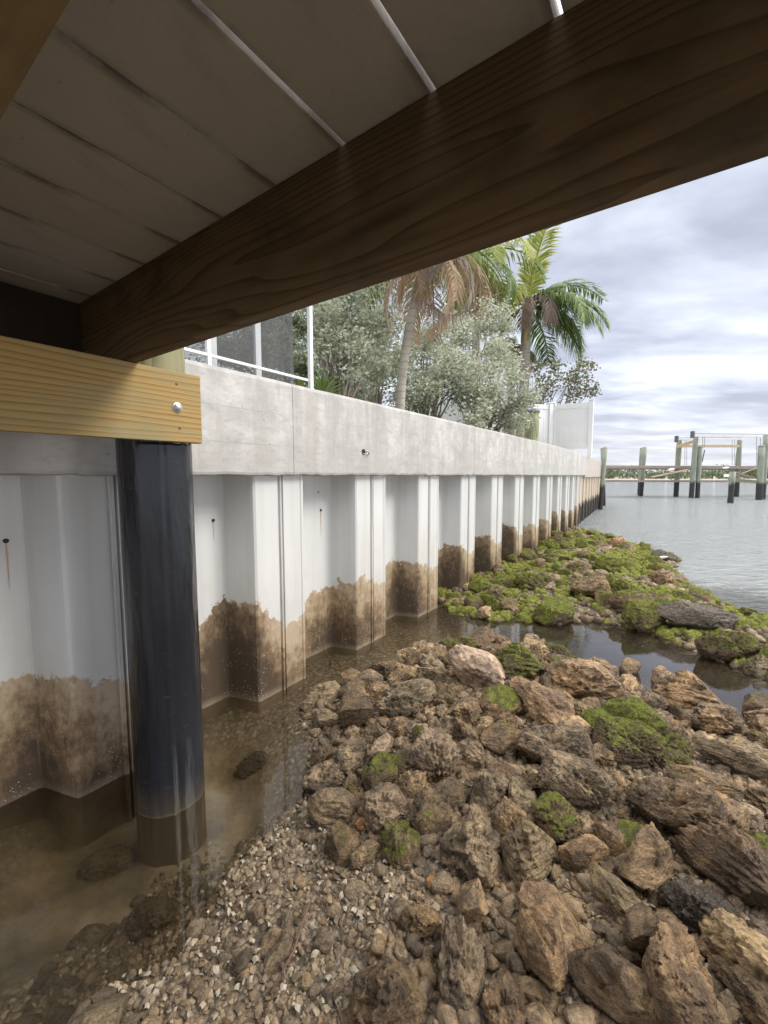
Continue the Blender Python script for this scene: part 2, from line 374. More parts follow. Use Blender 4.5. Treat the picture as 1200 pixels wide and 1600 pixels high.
# rock: tint comes from each rock's own colour (object colour), moss amount from its alpha
def m_rock(name='weathered_rock', island=False):
    m = M(name)
    oi = m.node('ShaderNodeObjectInfo'); g = m.node('ShaderNodeNewGeometry')
    base = m.node('ShaderNodeVectorMath', operation='ADD'); m.lk(m.tc.outputs['Object'], base.inputs[0])
    if not island:
        sc_ = m.node('ShaderNodeCombineXYZ'); m.lk(m.math('MULTIPLY', oi.outputs['Random'], 37), sc_.inputs[0]); m.lk(m.math('MULTIPLY', oi.outputs['Random'], 11), sc_.inputs[1])
        m.lk(sc_.outputs[0], base.inputs[1])
    else: base.inputs[1].default_value = (0, 0, 0)
    k = 1.0 if not island else 8.0          # the shared rock meshes are unit sized
    b = base.outputs[0]
    n_a = m.noise(1.5 * k, 6, .62, b); n_b = m.noise(5 * k, 7, .68, b); n_c = m.noise(18 * k, 5, .7, b)
    lay = m.noise(2.2 * k, 5, .6, m.vec((.5, .8, 4.5), b))
    if island:
        tint = m.ramp(g.outputs['Random Per Island'], (0, (.14, .10, .060)), (.3, (.22, .155, .088)), (.55, (.10, .078, .055)), (.8, (.27, .205, .13)), (1, (.17, .118, .068)))
    else: tint = oi.outputs['Color']
    v = m.math('ADD', m.math('MULTIPLY', n_a, .45), m.math('ADD', m.math('MULTIPLY', n_b, .40), m.math('MULTIPLY', lay, .35)))
    mul = m.ramp(v, (.44, (.16, .14, .12)), (.53, (.62, .58, .54)), (.62, (1.3, 1.25, 1.12)), (.72, (2.1, 2.0, 1.75)))
    c = m.mix(1., tint, mul, 'MULTIPLY')
    c = m.mix(m.ramp(n_c, (.54, 0), (.68, .6)), c, (.46, .385, .27))
    c = m.mix(m.ramp(n_c, (.28, .75), (.42, 0)), c, (.035, .026, .02))
    pe = m.ramp(m.noise(.9 * k, 4, .6, b), (.46, 0), (.62, .65)); c = m.mix(pe, c, (.085, .066, .046))
    oy = m.voro(9 * k, b); on_ = m.noise(3 * k, 4, .6, b); oym = m.math('MULTIPLY', m.ramp(oy, (.10, .9), (.26, 0)), m.ramp(on_, (.50, 0), (.62, 1))); c = m.mix(oym, c, (.42, .36, .26))
    px_, py_, pz = m.sep(g.outputs['Position'])
    wet = m.rng(m.math('ADD', pz, m.math('MULTIPLY', n_b, .05)), W + .02, W + .10, 1, 0)
    c = m.mix(m.math('MULTIPLY', wet, .62), c, (.07, .055, .035))
    nx, ny, nz_ = m.sep(g.outputs['Normal'])
    px_2, py_2, pz_2 = m.sep(g.outputs['Position'])
    mo = oi.outputs['Alpha'] if not island else m.math('MULTIPLY', m.rng(m.math('ADD', m.math('MULTIPLY', px_2, .55), m.math('MULTIPLY', py_2, .83)), 3.0, 3.6), m.ramp(m.noise(1.6, 3), (.37, 0.), (.53, .95)))
    mm = m.math('ADD', m.math('MULTIPLY', nz_, .75), m.math('MULTIPLY', m.math('SUBTRACT', n_a, .5), 1.6))
    mm = m.math('ADD', mm, m.math('MULTIPLY', m.math('SUBTRACT', n_c, .5), .7))
    mm = m.math('SUBTRACT', m.math('ADD', mm, m.math('MULTIPLY', mo, 1.6)), 1.48)
    moss = m.math('MULTIPLY', m.rng(mm, -.08, .16, smooth=True), m.math('GREATER_THAN', mo, .03))
    mc = m.ramp(m.noise(26 * k, 5, .7, b), (.38, (.085, .075, .022)), (.5, (.22, .25, .030)), (.64, (.42, .50, .055)))
    mc = m.mix(m.ramp(n_b, (.42, .75), (.56, 0)), mc, (.085, .075, .03))
    c = m.mix(moss, c, mc)
    rough = m.mix(moss, m.ramp(n_b, (.42, .18), (.60, .6)), .95)
    h = m.math('ADD', m.math('MULTIPLY', n_b, 1.), m.math('MULTIPLY', n_c, .45))
    h = m.math('ADD', h, m.math('MULTIPLY', lay, .6)); h = m.math('ADD', h, m.math('MULTIPLY', oym, .5))
    fz = m.math('MULTIPLY', m.noise(60 * k, 3, .8, b), m.math('MULTIPLY', moss, 1.2)); h = m.math('ADD', h, fz)
    return m.set(c, rough, m.bump(h, .035 if not island else .012, .85), spec=.45)
MAT['rock'] = m_rock(); MAT['rubble'] = m_rock('small_rubble_rock', True)

def m_pebble():
    m = M('pebbles_and_shell'); g = m.node('ShaderNodeNewGeometry')
    c = m.ramp(g.outputs['Random Per Island'], (0, (.08, .058, .034)), (.22, (.19, .135, .078)), (.45, (.12, .092, .056)), (.62, (.27, .20, .12)), (.78, (.17, .115, .062)), (.93, (.32, .26, .17)), (1, (.08, .06, .042)))
    c = m.mix(.5, c, m.ramp(m.noise(90, 4), (.3, (.4, .4, .4)), (.7, (1.5, 1.5, 1.5))), 'MULTIPLY')
    return m.set(c, .5, m.bump(m.noise(150, 3), .002, .6))
MAT['pebble'] = m_pebble()

def m_ground():
    m = M('muddy_gravel_bed'); x, y, z = m.sep('Object')
    v = m.voro(38, None, 'F1', 1); v2 = m.voro(38); v3 = m.voro(95, None, 'F1', 1)
    hue = m.node('ShaderNodeSeparateXYZ'); m.lk(v, hue.inputs[0])
    peb = m.ramp(hue.outputs[0], (0, (.13, .10, .065)), (.4, (.24, .185, .12)), (.7, (.19, .155, .11)), (1, (.38, .31, .21)))
    peb = m.mix(m.ramp(v2, (.3, 0), (.65, .85)), peb, (.05, .04, .028))
    mud = m.ramp(m.noise(4, 7, .65), (.36, (.09, .070, .040)), (.52, (.22, .17, .10)), (.66, (.33, .27, .17)))
    gm = m.rng(z, W - .20, W - .04); gm = m.math('ADD', gm, m.math('MULTIPLY', m.math('SUBTRACT', m.noise(2.6, 4), .5), 1.2), clamp=True)
    c = m.mix(gm, mud, peb)
    fp = m.rng(m.math('ADD', m.math('MULTIPLY', x, .75), m.math('MULTIPLY', y, .66)), 2.9, 3.6); fp = m.math('MULTIPLY', fp, m.rng(z, W + .0, W - .05)); c = m.mix(m.math('MULTIPLY', fp, .9), c, (.030, .026, .016))
    deep = m.rng(z, W - .35, W - 1.2); c = m.mix(deep, c, (.055, .062, .045))
    sand = m.rng(y, 90, 100); c = m.mix(sand, c, (.38, .33, .26))
    h = m.math('MULTIPLY', m.math('SUBTRACT', 1., v2), gm); h = m.math('ADD', h, m.noise(20, 5, .6))
    return m.set(c, .6, m.bump(h, .012, .8))
MAT['ground'] = m_ground()

def m_water():
    m = M('shallow_sea_water'); t = m.t; x, y, z = m.sep('Object')
    # open water beyond the rubble carries ripples, the sheltered pools lie almost still
    far = m.rng(m.math('ADD', m.math('MULTIPLY', x, .55), m.math('MULTIPLY', y, .83)), 5.2, 7.2)
    r1 = m.noise(1.0, 5, .60, m.vec((3.0, 7.0, 1)), dist=.5); r2 = m.noise(3.6, 3, .6, m.vec((1.8, 4.2, 1)))
    h = m.math('ADD', r1, m.math('MULTIPLY', r2, .35))
    b1 = m.node('ShaderNodeBump'); b1.inputs['Distance'].default_value = .16; m.lk(h, b1.inputs['Height'])
    m.lk(m.math('ADD', m.math('MULTIPLY', far, .95), .010), b1.inputs['Strength'])
    fr = m.node('ShaderNodeFresnel'); fr.inputs[0].default_value = 1.48; m.lk(b1.outputs[0], fr.inputs['Normal']); m.lk(m.rng(m.math('ADD', m.math('MULTIPLY', x, .75), m.math('MULTIPLY', y, .66)), 2.8, 3.5, 1.42, 2.1), fr.inputs[0])
    gl = m.node('ShaderNodeBsdfGlossy'); m.lk(b1.outputs[0], gl.inputs['Normal']); m.lk(m.rng(far, 0, 1, .005, .035), gl.inputs['Roughness']); gl.inputs[0].default_value = (.96, .97, 1, 1)
    tr = m.node('ShaderNodeBsdfTransparent'); tr.inputs[0].default_value = (.94, .91, .82, 1)
    df = m.node('ShaderNodeBsdfDiffuse'); m.lk(m.mix(far, (.105, .080, .045), (.21, .235, .235)), df.inputs[0])
    body = m.node('ShaderNodeMixShader'); m.lk(m.rng(far, 0, 1, .09, .8), body.inputs[0]); m.lk(tr.outputs[0], body.inputs[1]); m.lk(df.outputs[0], body.inputs[2])
    mxs = m.node('ShaderNodeMixShader'); m.lk(fr.outputs[0], mxs.inputs[0]); m.lk(body.outputs[0], mxs.inputs[1]); m.lk(gl.outputs[0], mxs.inputs[2])
    m.lk(mxs.outputs[0], m.o.inputs[0]); t.nodes.remove(m.b); return m.m
MAT['water'] = m_water()
MAT['white'] = plain('white_vinyl_fence', (.90, .90, .90), .45, .04, 3, 0, .0005)
MAT['alu'] = plain('white_aluminium', (.74, .75, .76), .4, .05, 4, 0, .0005)
MAT['grey'] = plain('grey_aluminium', (.42, .43, .44), .4, .08, 4, .2, .0005)
def m_screen():
    m = M('dark_insect_screen'); df = m.node('ShaderNodeBsdfDiffuse'); df.inputs[0].default_value = (.22, .225, .23, 1)
    tr = m.node('ShaderNodeBsdfTransparent'); tr.inputs[0].default_value = (.8, .8, .8, 1); mx_ = m.node('ShaderNodeMixShader'); mx_.inputs[0].default_value = .30
    m.lk(tr.outputs[0], mx_.inputs[1]); m.lk(df.outputs[0], mx_.inputs[2]); m.lk(mx_.outputs[0], m.o.inputs[0]); m.t.nodes.remove(m.b); return m.m
MAT['screen'] = m_screen()
def m_leaf(name, *cols, rough=.55):
    m = M(name); g = m.node('ShaderNodeNewGeometry')
    st = [(i / (len(cols) - 1), c) for i, c in enumerate(cols)]
    m.set(m.ramp(g.outputs['Random Per Island'], *st), rough)
    m.b.inputs['Subsurface Weight'].default_value = 0
    # thin leaves let some light through
    tl = m.node('ShaderNodeBsdfTranslucent'); m.lk(m.ramp(g.outputs['Random Per Island'], *st), tl.inputs[0])
    ms = m.node('ShaderNodeMixShader'); ms.inputs[0].default_value = .3; m.lk(m.b.outputs[0], ms.inputs[1]); m.lk(tl.outputs[0], ms.inputs[2]); m.lk(ms.outputs[0], m.o.inputs[0])
    return m.m
MAT['silver'] = m_leaf('silver_buttonwood_leaf', (.24, .27, .16), (.50, .53, .41), (.68, .71, .60), (.36, .39, .26))
MAT['olive'] = m_leaf('olive_leaf', (.10, .13, .06), (.22, .26, .15), (.34, .37, .26))
MAT['grape'] = m_leaf('dark_green_leaf', (.10, .13, .07), (.17, .20, .11), (.26, .27, .18), (.25, .17, .11))
MAT['palm'] = m_leaf('palm_leaflet', (.10, .15, .045), (.17, .25, .065), (.27, .35, .12))
MAT['palmy'] = m_leaf('yellowing_palm_leaflet', (.26, .33, .07), (.44, .48, .12), (.54, .50, .18))
MAT['dead'] = m_leaf('dead_palm_leaflet', (.42, .28, .16), (.62, .44, .28), (.72, .56, .38), (.46, .34, .25))
MAT['deadgrey'] = m_leaf('greyish_dead_leaflet', (.25, .20, .17), (.40, .33, .29), (.32, .22, .17))
MAT['mangrove'] = m_leaf('mangrove_leaf', (.07, .10, .045), (.12, .16, .075), (.17, .20, .10))
MAT['bark'] = plain('grey_bark', (.30, .26, .21), .85, .35, 14, 0, .01)
def m_palmbark():
    m = M('ringed_palm_bark'); x, y, z = m.sep(); w_ = m.math('FRACT', m.math('ADD', m.math('MULTIPLY', z, 11), m.math('MULTIPLY', m.noise(4, 3), .9)))
    c = m.mix(m.ramp(w_, (.0, .7), (.18, 0)), m.ramp(m.noise(6, 5), (.3, (.30, .27, .22)), (.7, (.50, .46, .39))), (.16, .13, .10))
    return m.set(c, .85, m.bump(w_, .008))
MAT['palmbark'] = m_palmbark()
MAT['shaft'] = plain('green_crownshaft', (.24, .30, .12), .5, .25, 5)
MAT['boot'] = plain('dry_palm_boot', (.50, .34, .20), .7, .25, 9)
MAT['lawn'] = plain('upland_lawn', (.10, .12, .05), .9, .5, 6, 0, .02)
def m_farpile():
    m = M('marine_pile_wood'); x, y, z = m.sep(m.node('ShaderNodeNewGeometry').outputs['Position'])
    n_ = m.noise(2, 5, .6, m.vec((8, 8, .7)))
    c = m.ramp(n_, (.34, (.17, .19, .15)), (.52, (.30, .33, .26)), (.66, (.26, .25, .19)))
    lo = m.rng(m.math('ADD', z, m.math('MULTIPLY', n_, .35)), -.32, -.15, 1, 0)
    return m.set(m.mix(lo, c, (.04, .04, .036)), .85, m.bump(n_, .01))
MAT['farpile'] = m_farpile()
MAT['weathered'] = wood('weathered_dock_wood', (.36, .31, .26), (.20, .17, .145), 0, (.25, .22, .19), rings=8)
MAT['palewood'] = wood('pale_new_lumber', (.62, .50, .34), (.42, .31, .19), 0, None, rings=8)
MAT['greenplank'] = wood('algae_stained_lumber', (.33, .34, .22), (.17, .17, .11), 0, (.36, .30, .2), rings=8)
MAT['foam'] = plain('white_foam', (.82, .81, .77), .7, .08, 20)
MAT['cable'] = plain('steel_cable', (.16, .17, .18), .5, .1, 9, .6)
MAT['motor'] = plain('dark_winch_housing', (.10, .11, .12), .5, .2)

# ------------------------------------------------------------------ the lie of the land (heights of the shore)
def poly_world(pts): return np.array([onz(x, y, W)[:2] for x, y in pts])
POLY_A = np.concatenate([poly_world([(285, 1490), (362, 1362), (425, 1300), (486, 1235), (486, 1165), (470, 1110), (520, 1072), (590, 1052), (650, 1020), (715, 1005), (800, 1010),
     (845, 1003), (905, 1030), (985, 1072), (1050, 1098), (1085, 1118), (1135, 1130), (1200, 1116), (1300, 1125), (1500, 1180)]), np.array([[3.2, .6], [3.2, -2.2], [-.42, -2.2], [-.55, .2]]), poly_world([(120, 1590), (190, 1530)])])
POLY_B = np.concatenate([poly_world([(690, 935), (720, 962), (800, 968), (850, 972), (920, 968), (960, 975), (1030, 988), (1100, 1022), (1200, 1056), (1330, 1085), (1400, 1040), (1330, 1000), (1200, 968), (1150, 955), (1092, 925),
     (1048, 893), (1062, 872), (1030, 866), (985, 850), (945, 836), (912, 828)]), np.array([tn(12.3, 2.5)[:2], tn(4.2, 2.6)[:2]])])
def sdist(P, Q):
    """signed distance to polygon Q (positive inside)"""
    P = np.asarray(P, float); d2 = np.full(len(P), 1e18); ins = np.zeros(len(P), bool)
    for i in range(len(Q)):
        a, b = Q[i], Q[(i + 1) % len(Q)]; ab = b - a
        t = np.clip(((P - a) @ ab) / (ab @ ab), 0, 1); q = a + t[:, None] * ab
        d2 = np.minimum(d2, ((P - q) ** 2).sum(1))
        c = (a[1] > P[:, 1]) != (b[1] > P[:, 1])
        xi = a[0] + (P[:, 1] - a[1]) / (b[1] - a[1] + 1e-12) * ab[0]; ins ^= c & (P[:, 0] < xi)
    return np.where(ins, 1, -1) * np.sqrt(d2)
def height(P):
    P = np.asarray(P, float); a = sdist(P, POLY_A); b = sdist(P, POLY_B)
    p3 = np.c_[P, np.zeros(len(P))]
    ha = np.where(a > 0, .15 * (1 - np.exp(-np.maximum(a, 0) / .55)), -(.065 + .37 * np.exp(-((P[:, 0] + 1.0) ** 2 + (P[:, 1] - 1.72) ** 2) / .22)) * (1 - np.exp(np.minimum(a, 0) / .16)))
    hb = np.where(b > 0, .13 * (1 - np.exp(-np.maximum(b, 0) / .8)), -.24 * (1 - np.exp(np.minimum(b, 0) / .9)))
    h = np.maximum(ha, hb)
    out = np.minimum(a, b); sea = np.clip((P[:, 0] * .55 + P[:, 1] * .83 - 5.5) / 14, 0, 1) * np.clip(-np.maximum(a, b) / 2, 0, 1)
    h = h - 1.3 * sea
    h = h + .022 * fbm(p3 * 4.2, 4) * (1 - sea) + .010 * fbm(p3 * 17, 3)
    bar = np.clip((P[:, 1] - 126) / 8, 0, 1); bar = bar * bar * (3 - 2 * bar)
    h = h * (1 - bar) + .35 * bar
    return W + h
def hz(x, y): return float(height(np.array([[x, y]]))[0])
def spaced(lo, hi, core0, core1, fine, grow=1.12):
    c = list(np.arange(core0, core1, fine)); s_ = fine; v = core1
    up = []
    while v < hi: up.append(v); s_ *= grow; v += s_
    up.append(hi); s_ = fine; v = core0 - fine; dn = []
    while v > lo: dn.append(v); s_ *= grow; v -= s_
    dn.append(lo); return np.array(dn[::-1] + c + up)
gx = spaced(-300, 600, -2.2, 3.2, .028); gy = spaced(-60, 700, .2, 4.2, .028)
X, Y = np.meshgrid(gx, gy); P2 = np.c_[X.ravel(), Y.ravel()]; H = height(P2)
nx_, ny_ = len(gx), len(gy); ii = np.arange(nx_ * ny_).reshape(ny_, nx_)
FQ = np.stack([ii[:-1, :-1], ii[:-1, 1:], ii[1:, 1:], ii[1:, :-1]], -1).reshape(-1, 4)
tag(link('ground', mesh_np('ground', np.c_[P2, H], FQ, True), MAT['ground']), kind='structure')
wv = np.array([[-300, -60, W], [600, -60, W], [600, 700, W], [-300, 700, W]], float)
tag(link('water', mesh_np('water', wv, np.array([[0, 1, 2, 3]])), MAT['water']), kind='structure')

# ------------------------------------------------------------------ seawall (one thing, built in its own frame: x along, y inland)
def bend(t):
    t = np.asarray(t, float)
    return np.interp(t, [-50, 7.3, 9, 11, 13.67, 21.6, 24], [0, 0, .03, .12, .32, .94, 1.2])
wall = empty('seawall', (0, 0, 0), ROT)
tag(wall, 'long corrugated white vinyl seawall with brown waterline stain under a thick concrete cap', 'seawall')
PER = .97; T0 = 2.07
prof = [(0, 2.32), (.02, 2.32), (.024, 2.304), (.036, 2.304), (.04, 2.32), (.075, 2.32), (.08, 2.308), (.095, 2.308), (.10, 2.32), (.42, 2.32), (.432, 2.312), (.440, 2.296), (.490, 2.128), (.498, 2.108), (.512, 2.10),
        (.685, 2.10), (.690, 2.088), (.704, 2.088), (.708, 2.112), (.716, 2.112), (.720, 2.094), (.728, 2.094), (.733, 2.10), (.87, 2.10), (.878, 2.094), (.894, 2.094), (.900, 2.104), (.925, 2.18), (.955, 2.29), (.97, 2.3195)]
for k in range(-4, 19):
    t0 = T0 + PER * k; shift = .03 if t0 > 12.2 else 0
    fr_ = [(t0 + a, b + shift + float(bend(t0 + a))) for a, b in prof]
    V = []; zl = [-2.35, W, -1.0, -.5, .02]
    V = np.array([(a, b, z) for z in zl for a, b in fr_]); m_ = len(fr_)
    Fc = np.array([[r_ * m_ + i, r_ * m_ + i + 1, (r_ + 1) * m_ + i + 1, (r_ + 1) * m_ + i] for r_ in range(len(zl) - 1) for i in range(m_ - 1)])
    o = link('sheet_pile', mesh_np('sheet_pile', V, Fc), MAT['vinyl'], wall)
    sm = o.modifiers.new('th', 'SOLIDIFY'); sm.thickness = -.007; sm.offset = 1
caps = [(-4.2, 1.872), (1.876, 4.74), (4.744, 7.60), (7.604, 13.62), (13.63, 21.8)]
for i, (a, b) in enumerate(caps):
    L = b - a; nt_ = int(L / .035) + 1; ts = np.linspace(a, b, nt_)
    zt = .585; zb = 0.0 if a < 13 else -.06; yb = 2.045 + (0 if a < 13 else .012)
    # ring of the cross-section: bottom back, bottom front, face up, top front, top back
    sec = [(.56, zb)] + [(.03, zb), (.004, zb + .006)] + [(0, z) for z in np.linspace(zb + .02, zt - .025, 18)] + [(.006, zt - .006), (.025, zt), (.56, zt)]
    sec = np.array(sec); V = np.zeros((nt_, len(sec), 3))
    V[:, :, 0] = ts[:, None]; V[:, :, 1] = yb + sec[None, :, 0] + bend(ts)[:, None]; V[:, :, 2] = sec[None, :, 1]
    q = V.reshape(-1, 3); front = (np.abs(q[:, 1] - yb - bend(q[:, 0])) < .05)
    q[:, 1] += np.where(front, .004 * fbm(q * [6, 1, 6], 4), 0) + .004 * vnoise(q * [.9, 0, 1.5])
    low = front & (q[:, 2] < zb + .03); q[:, 2] += np.where(low, .010 * fbm(q * [22, 1, 1] + 5, 3), 0)
    q[:, 2] += np.where(q[:, 2] > .5, .003 * vnoise(q * [3, 3, 0]), 0)
    m_ = len(sec); idx = np.arange(nt_ * m_).reshape(nt_, m_)
    Fc = np.stack([idx[:-1, :-1], idx[1:, :-1], idx[1:, 1:], idx[:-1, 1:]], -1).reshape(-1, 4)
    mb = MB(); mb.V = [q]; mb.n = len(q); mb.Fq = list(Fc) + [idx[0][::-1], idx[-1]]
    mb.Fq += [np.array([idx[j, -1], idx[j + 1, -1], idx[j + 1, 0], idx[j, 0]]) for j in range(nt_ - 1)]
    o = link('concrete_cap', mb.mesh('concrete_cap'), MAT['conc'], wall)
    if i == 4: o['label'] = 'older tan section of concrete cap at the far end'
def cyl_y(c, r, h, seg=14, dome=0.):
    """short cylinder/dome whose axis points along -y (towards the water)"""
    mb = MB(); rings = [(r, 0), (r, h * .5), (r * .86, h * .8), (r * .5, h + dome * .8), (0.001, h + dome)]
    V = np.array([(c[0] + q * math.cos(2 * math.pi * k / seg), c[1] - e_, c[2] + q * math.sin(2 * math.pi * k / seg)) for q, e_ in rings for k in range(seg)])
    Fs = [np.array([j * seg + k, j * seg + (k + 1) % seg, (j + 1) * seg + (k + 1) % seg, (j + 1) * seg + k]) for j in range(len(rings) - 1) for k in range(seg)]
    mb.add(V, Fs); return mb
def onn(x, y, n_):
    r_ = ray(x, y); p = r_ * (n_ / (r_ @ N)); return float(p @ D), float(p[2])
for (x, y, s_) in [(333, 813, 0.11), (501, 797, .20), (9, 845, .20), (40, 855, 0), (42, 890, 0), (348, 783, 0), (497, 769, 0)]:
    t_, z_ = onn(x, y, 2.32)
    if z_ > -.01: z_ = -.02
    big = s_ > 0
    link('bolt', cyl_y((t_, 2.3195, z_), .010 if big else .005, .008).mesh('bolt', True), MAT['rustbolt'], wall)
    if s_:
        mb = MB(); n0 = 2.3178
        zz = np.linspace(z_ - .008, z_ - .008 - s_, 12); wd = .0035 * (1 - np.linspace(0, .75, 12)) + .001 * rng.random(12)
        V = np.array([(t_ + sgn * w_, n0, z) for z, w_ in zip(zz, wd) for sgn in (-1, 1)])
        mb.add(V, [np.array([2 * i, 2 * i + 1, 2 * i + 3, 2 * i + 2]) for i in range(11)])
        link('rust_streak', mb.mesh('rust_streak'), MAT['streak'], wall)
t_, z_ = onn(568, 706, 2.045)
wh = link('weep_hole', cyl_y((t_, 2.052, z_), .026, .010).mesh('weep_hole', True), MAT['dark'], wall)
mb = MB(); mb.tube([(t_ + .01, 2.05, z_ + .012), (t_ + .03, 2.02, z_ + .005), (t_ + .05, 2.03, z_ - .018), (t_ + .075, 2.035, z_ + .01)], .005, 6)
mb.tube([(t_ - .015, 2.05, z_ - .01), (t_ + .01, 2.022, z_ - .02), (t_ + .06, 2.03, z_ + .02)], .0035, 6)
link('bent_wire', mb.mesh('bent_wire', True), MAT['bolt'], wh)
# upland fill behind the cap
ts = np.array([-60., -4, 0, 4, 7.3, 9, 11, 13.67, 21.6, 24]); yb = 2.58 + bend(ts)
V = np.concatenate([np.c_[ts, yb, np.full(10, .54)], np.c_[np.linspace(-60, 24, 10), np.full(10, 90.), np.full(10, .54)], np.c_[ts, yb, np.full(10, -2.3)]])
Fc = [np.array([i, i + 1, 11 + i, 10 + i]) for i in range(9)] + [np.array([20 + i, 21 + i, i + 1, i]) for i in range(9)]
V = np.concatenate([V, [(24, 90, -2.3)]]); Fc.append(np.array([29, 30, 19, 9]))
mb = MB(); mb.add(V, Fc); tag(link('lawn', mb.mesh('lawn'), MAT['lawn'], rotz=ROT), kind='structure')

# ------------------------------------------------------------------ dock overhead
dock = empty('dock', (0, 0, 0), ROT)
tag(dock, 'wooden dock seen from below with grey deck boards and stained pine beam toned with shade', 'dock')
gap0 = .187; bp = .2125; gw = .0100
for k in range(-14, 10):
    ga = .0125 if k <= 2 else .0055; gb_ = .0125 if k + 1 <= 2 else .0055
    a = gap0 + bp * k + ga / 2; b = gap0 + bp * (k + 1) - gb_ / 2
    jz = random.uniform(-.0015, .0015); ex = random.uniform(-.006, .006)
    o = box_obj('deck_board', (.12 + ex, (a + b) / 2, .685 + .019 + jz), (1.40, b - a, .038), MAT['deck'], dock, .003)
def timber(name, lo, hi, mat, parent, bow=.0, seg=40, ax=1, bev=.004):
    lo = np.array(lo, float); hi = np.array(hi, float); mb = MB(); mb.box((lo + hi) / 2, hi - lo, None, bev)
    return link(name, mb.mesh(name), mat, parent)
timber('beam', (.71, -2.9, .405), (.752, 2.0, .6845), MAT['beam'], dock, bev=.005)
timber('beam', (.128, -2.9, .405), (.168, 2.0, .6845), MAT['stringer'], dock, bev=.006)['label'] = 'orange tan inner beam with wavy grain at the upper left'
timber('beam', (-.46, -2.9, .405), (-.42, 2.0, .6845), MAT['beam'], dock, bev=.005)
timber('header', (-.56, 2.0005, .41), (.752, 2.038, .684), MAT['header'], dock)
ledger = timber('ledger', (-.60, 1.620, .131), (.988, 1.660, .402), MAT['ledger'], dock, bev=.004)
ledger['label'] = 'yellow pine cross board bolted to the black pile'
mb = cyl_y((.887, 1.6205, .263), .021, .004, 24); link('bolt', mb.mesh('washer', True), MAT['bolt'], ledger)
mb = cyl_y((.887, 1.618, .263), .0165, .006, 20, .006); link('bolt_head', mb.mesh('bolt_head', True), MAT['bolt'], ledger)
for x, y in ((276, 600), (281, 669)):
    t_, z_ = onn(x, y, 1.62); link('nail', cyl_y((t_, 1.6205, z_), .005, .003, 10).mesh('nail', True), MAT['nail'], ledger)

# ------------------------------------------------------------------ black wrapped pile
pt, pn, PR = .884, 1.800, .139
pile = empty('dock_pile', tuple(tn(pt, pn, W)), ROT)
tag(pile, 'wooden dock pile in glossy black wrap standing in the shallow pool', 'pile')
seg = 96; zs_ = np.linspace(-.55, .131 - W - .0005 + .10, 60)
V = []
for z in zs_:
    for k in range(seg):
        a = 2 * math.pi * k / seg; r_ = PR
        for a0, w_, h_ in ((-1.95, .06, .0055), (-1.82, .05, -.004), (-2.55, .10, .003), (-1.15, .16, .0035), (.8, .1, .004)):
            da = (a - a0 + math.pi) % (2 * math.pi) - math.pi; r_ += h_ * math.exp(-(da / w_) ** 2)
        V.append((r_ * math.cos(a), r_ * math.sin(a), z))
V = np.array(V); dd = .0035 * fbm(V * [5, 5, 1.6], 3); nn_ = V[:, :2] / np.linalg.norm(V[:, :2], axis=1)[:, None]; V[:, :2] += nn_ * dd[:, None]
# notch: the sleeve stops under the cross board
V[:, 2] = np.where((V[:, 2] > .131 - W) & (V[:, 1] < -.09), .1305 - W, V[:, 2])
Fc = np.array([[j * seg + k, j * seg + (k + 1) % seg, (j + 1) * seg + (k + 1) % seg, (j + 1) * seg + k] for j in range(59) for k in range(seg)])
link('black_sleeve', mesh_np('black_sleeve', V, Fc, True), MAT['sleeve'], pile)
seg = 48; V = []; zl = np.linspace(-1.0, .684 - W, 40)
for z in zl:
    for k in range(seg):
        a = 2 * math.pi * k / seg; V.append((.126 * math.cos(a), max(.126 * math.sin(a), -.138 if z < .1 - W else -.1385 + .0), z))
V = np.array(V); V[:, :2] *= (1 + .012 * fbm(V * [9, 9, 1], 3))[:, None]
# the wood is cut back where the cross board is let in
V[:, 1] = np.where(V[:, 2] > .12 - W, np.maximum(V[:, 1], -.139), V[:, 1])
Fq_ = [np.array([j * seg + k, j * seg + (k + 1) % seg, (j + 1) * seg + (k + 1) % seg, (j + 1) * seg + k]) for j in range(39) for k in range(seg)] + [np.arange(seg) + 39 * seg]
mb = MB(); mb.add(V, Fq_); link('wooden_core', mb.mesh('wooden_core', True), MAT['greenwood'], pile)

